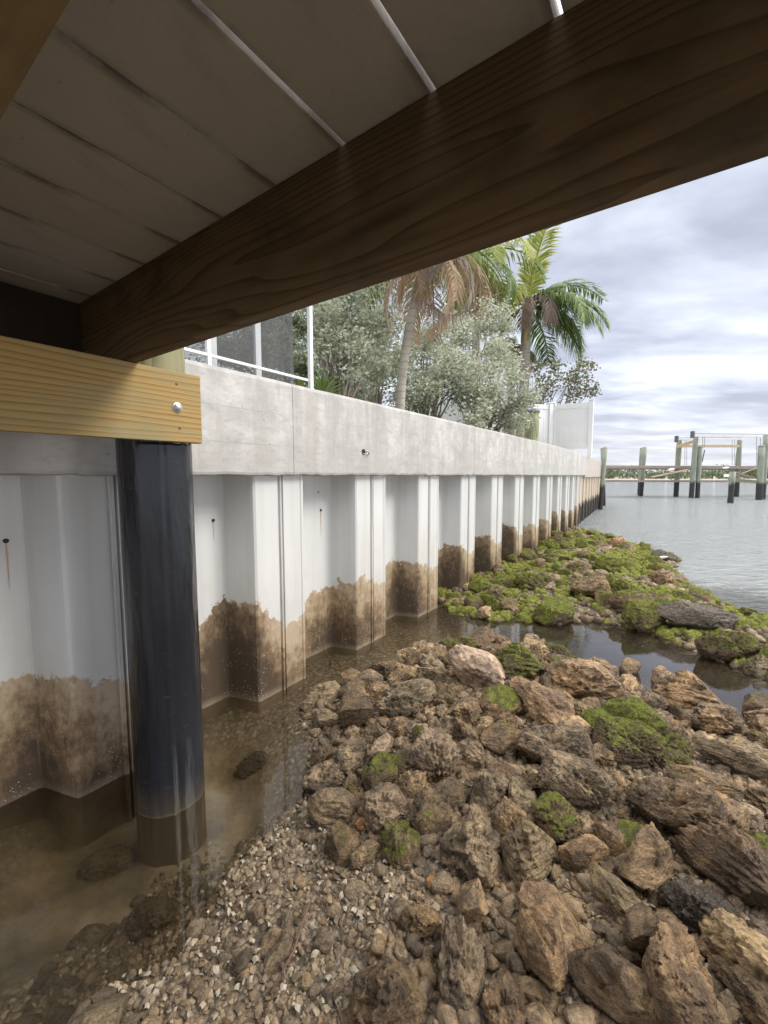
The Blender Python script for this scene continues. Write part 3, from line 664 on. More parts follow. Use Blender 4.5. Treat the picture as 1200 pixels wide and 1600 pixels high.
# ------------------------------------------------------------------ rocks
def ico(sub):
    bm = bmesh.new(); bmesh.ops.create_icosphere(bm, subdivisions=sub, radius=1)
    V = np.array([v.co[:] for v in bm.verts]); Fs = np.array([[v.index for v in f_.verts] for f_ in bm.faces]); bm.free(); return V, Fs
ICO = {k: ico(k) for k in (1, 2, 3, 5, 6)}
def rock_shape(sub, seed, dims, cuts=9, cut=(.5, .85), rough=1., soft=.03, layers=0., chip=22):
    r_ = np.random.default_rng(seed); V, Fs = ICO[sub]; p = V.copy()
    off = r_.random(3) * 50
    p = p * (1 + .20 * fbm(V * 1.1 + off, 3))[:, None]
    for _ in range(cuts):
        nrm = r_.normal(size=3); nrm /= np.linalg.norm(nrm); h = r_.uniform(*cut)
        dd = p @ nrm - h; p = p - np.outer(np.where(dd > 0, dd * (1 - soft) , 0), nrm)
    p = p * np.array(dims)
    nr = V / 1.0
    e_ = rough * (.085 * ridged(p * 1.7 + off, 3) + .095 * fbm(p * 3.7 + off, 4, .65) + .045 * ridged(p * 8 + off, 3) + .032 * fbm(p * 19 + off, 3, .6))
    if layers: e_ = e_ + layers * .05 * ridged(p * np.array([1.2, 2.0, 9]) + off, 3)
    pits = vnoise(p * 6.5 + off * 2); e_ = e_ - rough * .11 * np.clip(pits - .3, 0, 1)
    p = p + nr * e_[:, None]
    # split ledges: sharp saw-tooth steps along two fracture directions
    for fq, am in ((r_.uniform(2.2, 3.4), .085), (r_.uniform(4.5, 7), .050)):
        dr_ = r_.normal(size=3) * [1, 1, 1.3]; dr_ /= np.linalg.norm(dr_)
        ph_ = (p @ dr_) * fq + .9 * fbm(p * 1.8 + off, 3); saw = ph_ - np.floor(ph_)
        p = p - nr * (am * min(1.25, rough) * saw ** 1.5)[:, None]
    for _ in range(chip):
        nrm = r_.normal(size=3); nrm /= np.linalg.norm(nrm); q = p @ nrm; h = q.max() * r_.uniform(.72, .95)
        p = p - np.outer(np.where(q > h, (q - h) * .9, 0), nrm)
    e2 = .016 * fbm(p * 9 + off, 3, .6) + .012 * ridged(p * 23 + off, 2)
    p = p + nr * (e2 * min(1.3, rough + .3))[:, None]
    return p / np.abs(p).max(), Fs
PROT = {}
def proto(key, sub, seed, dims, **k):
    V, Fs = rock_shape(sub, seed, dims, **k); me = mesh_np('rock', V, Fs, True); me.materials.append(MAT['rock']); PROT[key] = (me, V)
for i in range(5): proto(f'craggy{i}', 6, 100 + i, (1, .74, .58), cuts=7, cut=(.55, .9), rough=1.6)
for i in range(4): proto(f'slab{i}', 6, 200 + i * 3, (1, .62, .36), cuts=11, cut=(.38, .75), rough=.55, layers=1.)
for i in range(4): proto(f'block{i}', 5, 300 + i * 7, (1, .8, .7), cuts=12, cut=(.42, .72), rough=.45)
for i in range(4): proto(f'round{i}', 5, 400 + i, (1, .82, .68), cuts=3, cut=(.7, .95), rough=.8, chip=10)
V, Fs = rock_shape(5, 777, (1, .5, .45), cuts=14, cut=(.3, .6), rough=.4, layers=.8); me = mesh_np('rock', V, Fs, True); me.materials.append(MAT['rock']); PROT['wedge0'] = (me, V)

TONE = {'brown': (.27, .188, .110), 'dark': (.165, .115, .066), 'tan': (.37, .272, .160), 'orange': (.30, .200, .112), 'grey': (.26, .198, .130), 'pink': (.42, .31, .24), 'pale': (.48, .40, .29), 'rust': (.50, .26, .12), 'black': (.062, .052, .042)}
TN = {'brown': 'brown', 'dark': 'dark brown', 'tan': 'tan', 'orange': 'orange brown', 'grey': 'grey brown', 'pink': 'pinkish', 'pale': 'pale tan', 'rust': 'orange', 'black': 'blackish'}
placed = []      # x, y, radius
def put_rock(kind, x, y, L, tone, moss=0., yaw=0., tilt=(0, 0), sink=.35, asp=None, z=None, grp='rubble rocks piled along the shore', jit=.12, thick=1.):
    me, V = PROT[kind]; o = bpy.data.objects.new('rock', me); COL.objects.link(o)
    s_ = L / 2; sc = np.array([s_, s_ * (asp or 1), s_ * thick])
    o.scale = tuple(sc); o.rotation_euler = (tilt[0], tilt[1], yaw)
    Mx = np.array(o.rotation_euler.to_matrix()); zz = (V * sc) @ Mx.T
    zmin, zmax = zz[:, 2].min(), zz[:, 2].max()
    g = hz(x, y) if z is None else z
    o.location = (x, y, g - zmin - sink * (zmax - zmin))
    c = np.array(TONE[tone]) * (1 + rng.uniform(-.03, .03, 3) + rng.uniform(-jit, jit))
    o.color = (*np.clip(c, 0, 1), moss); o['group'] = grp; o['category'] = 'rock'
    placed.append((x, y, L * .5)); return o
def surf(x, y):
    """the point on the ground that the given direction meets"""
    r_ = ray(x, y); lo, hi = .3, 60.
    for _ in range(3):
        z = W
        for _ in range(14): P = r_ * (z / r_[2]); z = .5 * z + .5 * hz(P[0], P[1])
    return P
# hero rocks: direction (x, y) of the middle, length across, height scale, look
HERO = [
 # x, y, w(px), kind, asp, tone, moss, yaw, tilt, sink, label
 (744, 1048, 94, 'round1', .8, 'pink', 0, -.8, (.3, .35), .22, 'smooth oval pinkish brown boulder tilted at the pool edge'),
 (803, 1043, 84, 'craggy1', .8, 'dark', .78, .1, (0, 0), .25, 'dark rock topped with green moss on the pool edge behind the brown slab'),
 (846, 1100, 105, 'slab1', .85, 'orange', 0, -.55, (.25, .35), .15, 'angular reddish brown slab leaning up between the mossy rocks'),
 (783, 1100, 80, 'round0', .9, 'brown', .62, .4, (0, 0), .3, 'brown boulder half covered in moss left of the reddish slab'),
 (929, 1132, 62, 'round2', .95, 'dark', 1.0, .5, (0, 0), .2, 'small round boulder wholly covered in bright green moss'),
 (990, 1118, 92, 'round3', .85, 'dark', .98, -.4, (0, 0), .2, 'bright mossy boulder, highest of the clump of three mossy boulders'),
 (982, 1165, 104, 'craggy2', .85, 'dark', .66, -.3, (.1, 0), .22, 'large dark boulder with moss on its crest in front of the bright mossy ones'),
 (593, 1172, 56, 'block0', .8, 'pink', 0, .9, (.3, -.5), .12, 'pinkish block standing on end among grey rocks'),
 (632, 1190, 52, 'round0', .9, 'grey', .48, .2, (0, 0), .3, 'rounded grey rock with faint moss right of the pinkish block'),
 (868, 1272, 92, 'craggy0', .9, 'brown', .60, 1.1, (0, 0), .2, 'big rough brown boulder with one bright moss patch on top'),
 (745, 1405, 74, 'block1', .75, 'tan', 0, 1.3, (.2, .4), .12, 'sharp edged tan wedge of stone standing in the gravel'),
 (852, 1480, 150, 'slab0', .75, 'orange', 0, 1.75, (.1, .35), .12, 'largest orange brown slab with split layers in the lower middle'),
 (1020, 1350, 112, 'slab2', .75, 'brown', 0, .35, (.05, .1), .12, 'flat squarish brown slab resting level on dark rocks'),
 (975, 1402, 118, 'slab3', .6, 'tan', 0, -.95, (.25, .15), .12, 'long tan slab sloping down in front of the flat squarish slab'),
 (1092, 1420, 112, 'craggy3', .85, 'black', 0, -.3, (0, 0), .15, 'blackish craggy boulder right of the long tan slab'),
 (1158, 1185, 118, 'slab1', .5, 'grey', 0, -.45, (.1, .05), .15, 'long flat grey slab near the right edge below the pool'),
 (984, 1050, 44, 'block2', .8, 'orange', 0, .6, (.3, -.6), .15, 'pointed orange brown stone standing at the near edge of the bright pool'),
 (1040, 1066, 48, 'block3', .8, 'tan', 0, -.5, (.1, .2), .15, 'squared tan stone beside the pointed stone at the pool edge'),
 (1062, 1265, 140, 'craggy4', .7, 'dark', 0, -.5, (0, 0), .2, 'wide dark craggy boulder under the long flat grey slab'),
 (1175, 1278, 42, 'block3', .85, 'pale', 0, .2, (0, 0), .15, 'small pale tan stone resting on dark craggy rock at the right'),
 (1140, 1345, 140, 'craggy1', .6, 'dark', 0, -.9, (0, 0), .18, 'elongated dark craggy boulder beneath the small pale stone'),
 (567, 1288, 30, 'block1', .8, 'rust', 0, .4, (.2, .2), .1, 'small bright orange stone on the gravel in the middle'),
 (672, 1378, 28, 'block0', .9, 'rust', 0, .9, (.2, .1), .1, 'small orange pink stone left of the tan wedge'),
 (640, 1085, 110, 'craggy0', .6, 'grey', 0, .5, (0, 0), .35, 'broad grey boulder left of the smooth oval boulder'),
 (702, 1240, 66, 'round3', .95, 'dark', 0, .2, (0, 0), .25, 'round dark boulder in the centre of the rubble'),
 (560, 1118, 74, 'block2', .6, 'dark', 0, .35, (.3, 0), .2, 'dark angular block at the edge of the sandy pool'),
 (505, 1090, 72, 'slab2', .6, 'grey', 0, .2, (0, 0), .4, 'low flat grey rock reaching into the sandy pool'),
 (550, 1180, 70, 'craggy2', .8, 'grey', 0, 1., (0, 0), .25, 'knobbly grey rock left of the pinkish block'),
 (510, 1212, 76, 'craggy4', .8, 'grey', 0, .3, (0, 0), .3, 'grey craggy rock on the near bank of the sandy pool'),
 (520, 1262, 80, 'round2', .85, 'grey', 0, -.2, (0, 0), .25, 'smooth grey boulder behind the bright orange stone'),
 (568, 1335, 72, 'slab0', .7, 'tan', 0, .9, (0, .2), .25, 'grey tan slab in front of the bright orange stone'),
 (440, 1492, 70, 'block1', .8, 'grey', 0, .7, (0, 0), .5, 'flat grey stone half buried in the pale gravel'),
 (438, 1545, 58, 'slab3', .6, 'grey', 0, .3, (0, 0), .5, 'narrow grey stone in the gravel near the bottom edge'),
 (243, 1445, 96, 'craggy3', .9, 'grey', 0, .3, (0, 0), .3, 'murky grey boulder under water just in front of the black pile'),
 (168, 1345, 84, 'round1', .8, 'tan', .2, .1, (0, 0), .45, 'murky tan boulder under water left of the black pile'),
 (140, 1470, 66, 'round0', .9, 'tan', 0, .1, (0, 0), .4, 'rounded tan stone under water at the lower left'),
 (400, 1182, 66, 'craggy1', .6, 'dark', 0, .1, (0, 0), .6, 'small dark rock lying alone under water in the sandy pool'),
 (600, 1560, 130, 'craggy1', .9, 'dark', 0, .6, (0, 0), .35, 'wide dark brown boulder at the bottom edge in the middle'),
 (718, 1500, 130, 'craggy4', .8, 'grey', 0, 1.4, (0, 0), .3, 'large grey boulder left of the largest orange slab'),
 (790, 1570, 110, 'craggy0', .8, 'brown', 0, 1.2, (0, 0), .3, 'pitted yellow brown boulder at the bottom edge below the largest slab'),
 (1055, 1530, 150, 'craggy2', .9, 'orange', 0, .9, (0, 0), .18, 'big pitted orange boulder in the lower right'),
 (1165, 1490, 150, 'craggy3', .7, 'tan', 0, -.9, (0, 0), .18, 'big tan craggy boulder at the right edge near the bottom'),
 (960, 1545, 140, 'slab2', .7, 'brown', 0, -.9, (.2, .1), .2, 'brown slab between the pitted boulder and the largest orange slab'),
 (655, 1435, 70, 'craggy3', .9, 'orange', 0, .2, (0, 0), .3, 'rough orange brown rock left of the tan wedge'),
 (785, 1150, 76, 'round3', .8, 'brown', .52, .2, (0, 0), .25, 'brown rock with a moss patch on its left side below the half mossy boulder'),
 (872, 1170, 120, 'craggy4', .6, 'grey', .15, -.3, (0, 0), .22, 'long grey boulder left of the large mossy crest boulder'),
 (900, 1225, 110, 'craggy2', .7, 'grey', .2, -.5, (0, 0), .22, 'grey brown boulder behind the big boulder with one moss patch'),
 (905, 1060, 110, 'craggy3', .7, 'brown', .1, -.2, (0, 0), .25, 'broad brown boulder beside the pointed orange stone'),
 (825, 1330, 100, 'craggy1', .8, 'grey', 0, .9, (0, 0), .22, 'rough grey rock between the tan wedge and the mossy patch boulder'),
 (905, 1330, 100, 'slab0', .7, 'orange', 0, .3, (0, 0), .22, 'orange brown rock left of the flat squarish slab'),
 (1010, 1465, 90, 'block2', .8, 'dark', 0, .3, (0, 0), .2, 'dark block wedged below the long tan slab'),
 (1120, 1130, 90, 'craggy0', .7, 'brown', 0, .1, (0, 0), .25, 'brown rough rock on the near bank of the bright pool'),
 (1065, 1095, 100, 'craggy1', .7, 'orange', 0, -.1, (0, 0), .25, 'orange brown rough boulder right of the mossy clump'),
 (1190, 1110, 60, 'round0', .9, 'dark', .45, .1, (0, 0), .25, 'dark mossy boulder at the right edge of the near bank'),
 (1010, 1225, 34, 'block1', .9, 'pale', 0, .1, (0, 0), .1, 'small pale rounded stone in front of the mossy crest boulder'),
 (1110, 1215, 110, 'slab3', .5, 'orange', 0, -.4, (.1, 0), .15, 'thin orange brown slab just below the long flat grey slab'),
 (1180, 1560, 120, 'slab1', .8, 'dark', 0, -.8, (.1, .1), .2, 'dark layered slab in the bottom right corner'),
 # far bank
 (985, 935, 62, 'round1', .7, 'brown', .72, -.1, (0, 0), .15, 'largest rounded moss edged boulder on the far bank'),
 (1100, 950, 118, 'slab3', .55, 'black', .25, -.15, (0, 0), .1, 'large black flat boulder where the far bank meets open water'),
 (1030, 868, 30, 'round3', .8, 'black', 0, .2, (0, 0), .2, 'dark boulder at the tip of the far bank in open water'),
 (1048, 874, 26, 'round0', .8, 'black', 0, .2, (0, 0), .2, 'outermost small dark boulder surrounded by open water'),
 (760, 884, 34, 'slab2', .7, 'pink', 0, .8, (.3, .5), .1, 'pale tilted slab leaning by the white seawall'),
 (760, 952, 34, 'block1', .8, 'tan', 0, .9, (.4, .3), .1, 'tan pointed stone at the near foot of the far bank'),
 (948, 884, 44, 'round2', .9, 'dark', 1., .2, (0, 0), .15, 'bright green mossy boulder on the crest of the far bank'),
 (868, 950, 66, 'round0', .8, 'dark', .9, .1, (0, 0), .2, 'wide mossy boulder at the near side of the far bank'),
 (752, 915, 42, 'round3', .9, 'dark', .95, .1, (0, 0), .2, 'green mossy rock nearest the seawall on the far bank'),
 (1010, 955, 70, 'craggy2', .7, 'dark', .85, .1, (0, 0), .2, 'long mossy boulder right of the largest rounded boulder'),
 (1140, 1000, 90, 'craggy0', .6, 'dark', .75, -.2, (0, 0), .2, 'broad mossy ledge of rock over the bright pool'),
 (925, 915, 60, 'craggy4', .7, 'brown', .5, -.2, (0, 0), .2, 'brown rough boulder in the middle of the far bank'),
 (1185, 1035, 50, 'craggy1', .6, 'grey', .6, .2, (0, 0), .25, 'grey mossy rock at the right end of the far bank'),
 (965, 850, 30, 'round1', .8, 'rust', 0, .2, (0, 0), .25, 'reddish rock high on the far bank near open water'),
]
heroes = []
for (x, y, w_, kd, asp, tone, moss, yaw, tilt, sink, lab) in HERO:
    P = surf(x, y); mid = P * 1.0
    dist = P[1] * math.cos(PITCH) - P[2] * math.sin(PITCH)
    L = w_ / F * dist
    # the aim is the middle of the rock: stand it a little nearer to allow for its height
    hgt = L * .28; P = ray(x, y) * ((P[2] + hgt * (1 - sink)) / ray(x, y)[2])
    if kd in ('craggy0', 'craggy1'): L *= 1.05
    o = put_rock(kd, P[0], P[1], L * 1.0, tone, moss, yaw, tilt, sink, asp)
    o['label'] = lab; heroes.append((P[0], P[1], lab))
print('heroes', len(heroes))
# the rest of the rubble, thrown down largest first
SHORT = {}
for hx, hy, lab in heroes:
    SHORT[(hx, hy)] = lab
def clear(x, y, r_, k):
    for a, b, c in placed:
        if (x - a) ** 2 + (y - b) ** 2 < (k * (r_ + c)) ** 2: return False
    return True
def pick_tone(u, far, x=9):
    if not far and x < .45: return 'grey' if u < .42 else ('brown' if u < .72 else ('dark' if u < .93 else 'tan'))
    if far: opts = [('brown', .3), ('dark', .3), ('grey', .25), ('orange', .05), ('tan', .1)]
    else: opts = [('brown', .34), ('dark', .2), ('grey', .2), ('orange', .12), ('tan', .12), ('pink', .02)]
    s_ = 0
    for n_, p_ in opts:
        s_ += p_
        if u < s_: return n_
    return 'brown'
def in_view(x, y, z=W, m_=60):
    fw = y * math.cos(PITCH) - z * math.sin(PITCH)
    if fw < .05: return False
    px_ = 600 + F * x / fw; py_ = 800 + F * (-(y * math.sin(PITCH)) - z * math.cos(PITCH)) / fw
    return -m_ < px_ < 1200 + m_ and py_ < 1600 + m_ * 1.6
kinds_near = ['craggy0', 'craggy1', 'craggy2', 'craggy3', 'craggy4', 'slab0', 'slab1', 'slab2', 'slab3', 'block0', 'block1', 'craggy0', 'craggy3', 'craggy2']
kinds_far = ['round0', 'round1', 'round2', 'round3', 'craggy0', 'craggy2', 'craggy3', 'block0', 'block2', 'slab2']
fill = []
cand = rng.uniform([-1.5, .35], [11, 15], (60000, 2)); sa = sdist(cand, POLY_A); sb = sdist(cand, POLY_B)
def gravelly(x, y):     # the pale gravel patch by the pile stays mostly free of big rocks
    P = np.array([x, y]); c0 = onz(400, 1470, W + .03)[:2]; c1 = onz(560, 1400, W + .05)[:2]
    c2 = onz(420, 1320, W + .0)[:2]; return min(np.linalg.norm(P - c0) / .36, np.linalg.norm(P - c1) / .17, np.linalg.norm(P - c2) / .22) < 1
def label_for(x, y, tone, moss, kd, L, far):
    best = sorted(heroes, key=lambda h: (h[0] - x) ** 2 + (h[1] - y) ** 2)
    return best[0]
quota_near, quota_far = 128, 104
cn = cf = 0
for r_, kk in ((.088, .72), (.072, .68), (.058, .68), (.046, .68), (.038, .70)):
    for (x, y), a, b in zip(cand, sa, sb):
        if cn >= quota_near: break
        if a < r_ * .7 or not in_view(x, y) or gravelly(x, y) and (r_ > .05 or rng.random() < .85): continue
        if rng.random() < .2: continue
        if clear(x, y, r_, kk): fill.append((x, y, r_ * rng.uniform(.85, 1.2), False)); placed.append((x, y, r_)); cn += 1
for r_, kk in ((.155, .74), (.13, .72), (.108, .72), (.09, .74), (.078, .76)):
    lim = {.155: 14, .13: 40, .108: 78, .09: 200, .078: 200}[r_]
    for (x, y), a, b in zip(cand, sa, sb):
        if cf >= min(quota_far, lim): break
        if b < r_ * .35 or not in_view(x, y) or x * D[0] + y * D[1] > 10.5: continue
        if clear(x, y, r_, kk): fill.append((x, y, r_ * rng.uniform(.8, 1.15), True)); placed.append((x, y, r_)); cf += 1
print('fill', cn, cf)
n_keep = len(placed)
SHN = {}
def short(lab):
    l = lab
    for cut in (' on the ', ' at the ', ' in the ', ' where ', ' leaning ', ' under ', ' between ', ' behind ', ' beside ', ' tilted ', ' standing ', ' left of ', ' right of ', ' beneath ', ' below ', ' in front ', ' resting ', ' with split', ' wholly ', ' near ', ' lying ', ' wedged ', ' just ', ' half ', ' reaching', ' sloping', ' among', ' over ', ' surrounded', ', highest', ' high on', ' nearest', ' just', ' with '):
        i = l.find(cut)
        if i > 8: l = l[:i]
    return l
used = {}
SHAPE = {'c': 'craggy rock', 's': 'flat slab', 'b': 'angular stone', 'r': 'rounded rock', 'w': 'wedge'}
for (x, y, r_, far) in fill:
    kd = str(rng.choice(kinds_far if far else kinds_near)); tone = pick_tone(rng.random(), far, x)
    moss = 0.
    if far:
        moss = float(np.clip(rng.normal(.80, .2), 0, 1)) if rng.random() < .88 else 0.
    elif y > 1.25 and rng.random() < .28: moss = float(rng.uniform(.35, .7))
    elif rng.random() < .05: moss = .4
    if moss: tone = 'dark' if rng.random() < .6 else 'brown'
    placed_len = len(placed)
    o = put_rock(kd, x, y, 2 * r_ * 1.22, tone, moss, float(rng.uniform(0, 6.28)), (float(rng.uniform(-.35, .35)), float(rng.uniform(-.35, .35))),
                 float(rng.uniform(.28, .52)), float(rng.uniform(.75, 1.1)), thick=float(rng.uniform(.9, 1.35)))
    placed.pop()
    h = min(heroes, key=lambda q: (q[0] - x) ** 2 + (q[1] - y) ** 2)
    dx, dy = x - h[0], y - h[1]
    side = ('right of' if dx > 0 else 'left of') if abs(dx) > abs(dy) * .8 else ('behind' if dy > 0 else 'in front of')
    big = 'small' if r_ < (.095 if far else .046) else ('large' if r_ > (.13 if far else .07) else 'mid sized')
    ms = 'bright mossy ' if moss > .8 else ('mossy ' if moss > .5 else ('slightly mossy ' if moss > .3 else ''))
    base = f"{big} {ms}{TN[tone]} {SHAPE[kd[0]]} {side} the {short(h[2])}"
    used.setdefault(base, []).append((o, math.hypot(dx, dy)))
ORD = ['nearest', 'second', 'third', 'fourth', 'fifth', 'sixth']
for base, lst in used.items():
    lst.sort(key=lambda q: q[1])
    for i, (o, _) in enumerate(lst):
        wds = (base if len(lst) == 1 else f"{ORD[min(i, 5)]} {base}").replace(', ', ' ').split()
        o['label'] = ' '.join(wds[:16])
# small rubble: too many to count, one object
def scatter(name, n, sample, size, mats, sub, shapes=10, flat=(.5, 1.), z_in=.25, seedb=0, rough=.6, smooth=True):
    pr = []
    for i in range(shapes):
        V, Fs = rock_shape(sub, 900 + i + seedb, (1, rng.uniform(.6, .95), rng.uniform(*flat)), cuts=6, cut=(.5, .85), rough=rough); pr.append((V, Fs))
    pts = sample(n); Hs = height(pts); VV = []; FF = []; off = 0
    for (x, y), h in zip(pts, Hs):
        V, Fs = pr[rng.integers(shapes)]; s_ = size(x, y)
        a, b, c = rng.uniform(0, 6.28), rng.normal(0, .35), rng.normal(0, .35)
        Rm = np.array(Matrix.Rotation(a, 3, 'Z') @ Matrix.Rotation(b, 3, 'X') @ Matrix.Rotation(c, 3, 'Y'))
        VV.append((V * s_) @ Rm.T + np.array([x, y, h + s_ * (.35 - z_in)])); FF.append(Fs + off); off += len(V)
    return link(name, mesh_np(name, np.concatenate(VV), np.concatenate(FF), smooth), mats)
def samp(cond):
    def f_(n):
        out = []
        while len(out) < n:
            c = cond(n); out.extend(c)
        return np.array(out[:n])
    return f_
def s_near(n):
    c = np.c_[rng.uniform(-1.1, 2.8, n), .45 + 3.2 * rng.random(n) ** 1.3]; a = sdist(c, POLY_A)
    return [p for p, q in zip(c, a) if q > (.0 if p[1] > 1.9 else (-.45 if p[0] < -.25 and p[1] < 1.7 and rng.random() < .35 else -.06)) and in_view(*p) and not (gravelly(*p) and rng.random() < .8)]
def s_far(n):
    c = rng.uniform([-.5, 2.4], [11, 15], (n, 2)); b = sdist(c, POLY_B)
    return [p for p, q in zip(c, b) if q > -.03 and in_view(*p)]
tag(scatter('rubble', 2400, samp(s_near), lambda x, y: float(.018 + .026 * rng.random() ** 1.5), MAT['rubble'], 3, rough=1.2), 'loose broken stones filling the gaps of the near bank', 'rubble', kind='stuff')
tag(scatter('stone_chips', 5000, samp(s_near), lambda x, y: float(.007 + .015 * rng.random() ** 1.7), MAT['rubble'], 2, rough=.9, smooth=False, seedb=20), 'small broken stone chips lodged between the near rocks', 'stones', kind='stuff')
tag(scatter('rubble', 5200, samp(s_far), lambda x, y: float(.025 + .055 * rng.random() ** 1.2), MAT['rubble'], 2, rough=.7, seedb=40), 'loose stones between the mossy boulders of the far bank', 'rubble', kind='stuff')
def s_out(n):
    c = rng.uniform([-.6, -1.0], [7, 5], (n, 2)); a = np.maximum(sdist(c, POLY_A), sdist(c, POLY_B))
    return [p for p, q in zip(c, a) if q > .05 and not in_view(*p, m_=110)]
tag(scatter('rubble', 4200, samp(s_out), lambda x, y: float(.025 + .045 * rng.random() ** 1.3), MAT['rubble'], 3, rough=1.6, seedb=60), 'broken stones continuing the bank past the edges of the view', 'rubble', kind='stuff')
def s_peb(n):
    c = np.c_[rng.uniform(-1.1, 1.9, n), .42 + 2.0 * rng.random(n) ** 1.5]; a = sdist(c, POLY_A); keep = []
    nzv = fbm(np.c_[c * 3.1, np.full(len(c), 3.)], 3)
    for p, q, v in zip(c, a, nzv):
        if not in_view(*p): continue
        g = gravelly(*p)
        if q > -.40 and p[0] < -.1 and p[1] < 1.75 and (v > -.12 or rng.random() < .4) or g and q > -.16 or (q > -.05 and (v > .10 or rng.random() < .22)) or (-.2 < q <= -.05 and rng.random() < .10): keep.append(p)
    return keep
tag(scatter('gravel', 19000, samp(s_peb), lambda x, y: float(.003 + .013 * rng.random() ** 3.0), MAT['pebble'], 1, flat=(.22, .6), rough=.6, seedb=80, z_in=.25, smooth=False), 'pale pebbles and broken shell spread between the near rocks', 'gravel', kind='stuff')

# sand-coloured shell chips (curved thin flakes) lying on the gravel
def shells(n):
    pts = samp(s_peb)(n); Hs = height(pts); mb = MB()
    for (x, y), h in zip(pts, Hs):
        s_ = rng.uniform(.006, .015); th = np.linspace(-1.1, 1.1, 6); top = np.array([(s_ * math.sin(t), s_ * math.cos(t) * 1.1, .25 * s_ * math.cos(t * 1.4)) for t in th])
        V = np.concatenate([top, top * .55 + [0, 0, s_ * .22], [[0, -.2 * s_, .05 * s_]]]); V = np.concatenate([V, V - [0, 0, .0012]])
        Rm = np.array(Matrix.Rotation(rng.uniform(0, 6.28), 3, 'Z') @ Matrix.Rotation(rng.normal(0, .6), 3, 'X') @ Matrix.Rotation(rng.normal(0, .6), 3, 'Y'))
        Fs = [[i, i + 1, i + 7, i + 6] for i in range(5)] + [[6 + i, 7 + i, 12] for i in range(5)]
        Fs += [[q + 13 for q in f_[::-1]] for f_ in Fs]
        mb.add(V @ Rm.T + [x, y, h + .008], [np.array(f_) for f_ in Fs])
    return mb.mesh('shell_chips')
mshell = plain('bleached_shell', (.36, .31, .23), .45, .35, 60)
tag(link('shell_chips', shells(1400), mshell), 'bleached shell chips scattered over the gravel', 'shells', kind='stuff')

# little finds
def find(name, pts, rad, mat, label, cat, seg=6):
    mb = MB(); mb.tube(pts, rad, seg); return tag(link(name, mb.mesh(name, True), mat), label, cat)
P = surf(515, 1042); mtw = plain('dark_wet_twig', (.06, .045, .03), .7)
find('twig', [P + [0, 0, -.02], P + [.004, 0, .05], P + [-.015, .01, .09], P + [-.05, .02, .15]], [.006, .005, .003, .0015], mtw, 'thin forked twig standing in the pool beside the seawall', 'twig')
P = surf(574, 1066)
find('twig', [P + [-.05, -.04, .01], P + [0, 0, .03], P + [.05, .06, .05]], [.004, .004, .002], mtw, 'thin dark twig lying across the flat rocks of the sandy pool', 'twig')
P = surf(470, 1470)
find('twig', [P + [-.05, -.14, .02], P + [-.01, -.04, .02], P + [.0, .05, .016], P + [.02, .13, .02]], [.003, .0035, .003, .002], plain('reddish_twig', (.13, .07, .05), .7), 'long reddish twig half sunk in the pale gravel', 'twig')
def flake(name, P, L, label, cat, seed):
    V, Fs = rock_shape(3, seed, (1, .6, .3), cuts=8, cut=(.3, .7), rough=.5); return tag(link(name, mesh_np(name, V * L / 2, Fs, True), MAT['foam'], loc=tuple(P)), label, cat)
flake('shell', onz(556, 1010, W + .01), .045, 'white shell caught against the foot of the seawall', 'shell', 3)
flake('foam_scrap', surf(925, 829) + [0, 0, .10], .26, 'white plastic scrap at the far end of the mossy bank by the wall', 'litter', 5)
flake('foam_scrap', onz(1036, 870, W + .14), .14, 'white scrap caught on the dark boulder at the tip of the bank', 'litter', 8)

# ------------------------------------------------------------------ upland: screen enclosure, fence, pile
UP = .54
enc = empty('screen_enclosure', tuple(tn(0, 0, 0)), ROT)
tag(enc, 'white framed pool enclosure with dark insect screens behind the cap', 'screen enclosure')
def ebar(name, a, b, w_, mat, parent=enc):
    a, b = np.array(a, float), np.array(b, float); c = (a + b) / 2; s_ = np.abs(b - a) + w_; return box_obj(name, (0, 0, 0), (1, 1, 1), mat, parent, 0) if False else _bar(name, c, s_, mat, parent)
def _bar(name, c, s_, mat, parent):
    mb = MB(); mb.box(c, s_, None, .002); return link(name, mb.mesh(name), mat, parent)
def tz(x, y, n_): return onn(x, y, n_)
tR, _ = tz(485, 560, 2.75); tM, _ = tz(402, 560, 2.95); tL, _ = tz(326, 560, 2.75); tLL, _ = tz(333, 560, 2.95)
_bar('post', (tR, 2.75, 1.7), (.035, .035, 2.36), MAT['alu'], enc)
_bar('post', (tL, 2.75, .75), (.03, .03, .46), MAT['alu'], enc)
_bar('post', (tM, 2.95, 1.7), (.055, .04, 2.36), MAT['grey'], enc)
_bar('post', (tLL, 2.95, 1.7), (.045, .04, 2.36), MAT['grey'], enc)
_bar('post', (-.2, 2.95, 1.7), (.055, .04, 2.36), MAT['grey'], enc)
_, zr = tz(440, 579, 2.75)
_bar('rail', ((tR - 2.2) / 2 - .02, 2.75, zr - .025), (tR + 2.2 - .04, .02, .02), MAT['alu'], enc)
_bar('rail', ((tR - 2.2) / 2 - .02, 2.95, .60), (tR + 2.2 - .04, .03, .04), MAT['grey'], enc)
_bar('rail', ((tR - 2.2) / 2 - .02, 2.95, 2.85), (tR + 2.2 - .04, .04, .05), MAT['grey'], enc)
for a, b in ((tM + .03, tR - .02), (tLL + .03, tM - .03), (-.17, tLL - .03)):
    mb = MB(); mb.box(((a + b) / 2, 2.95, 1.72), (b - a, .002, 2.2)); link('screen', mb.mesh('screen'), MAT['screen'], enc)

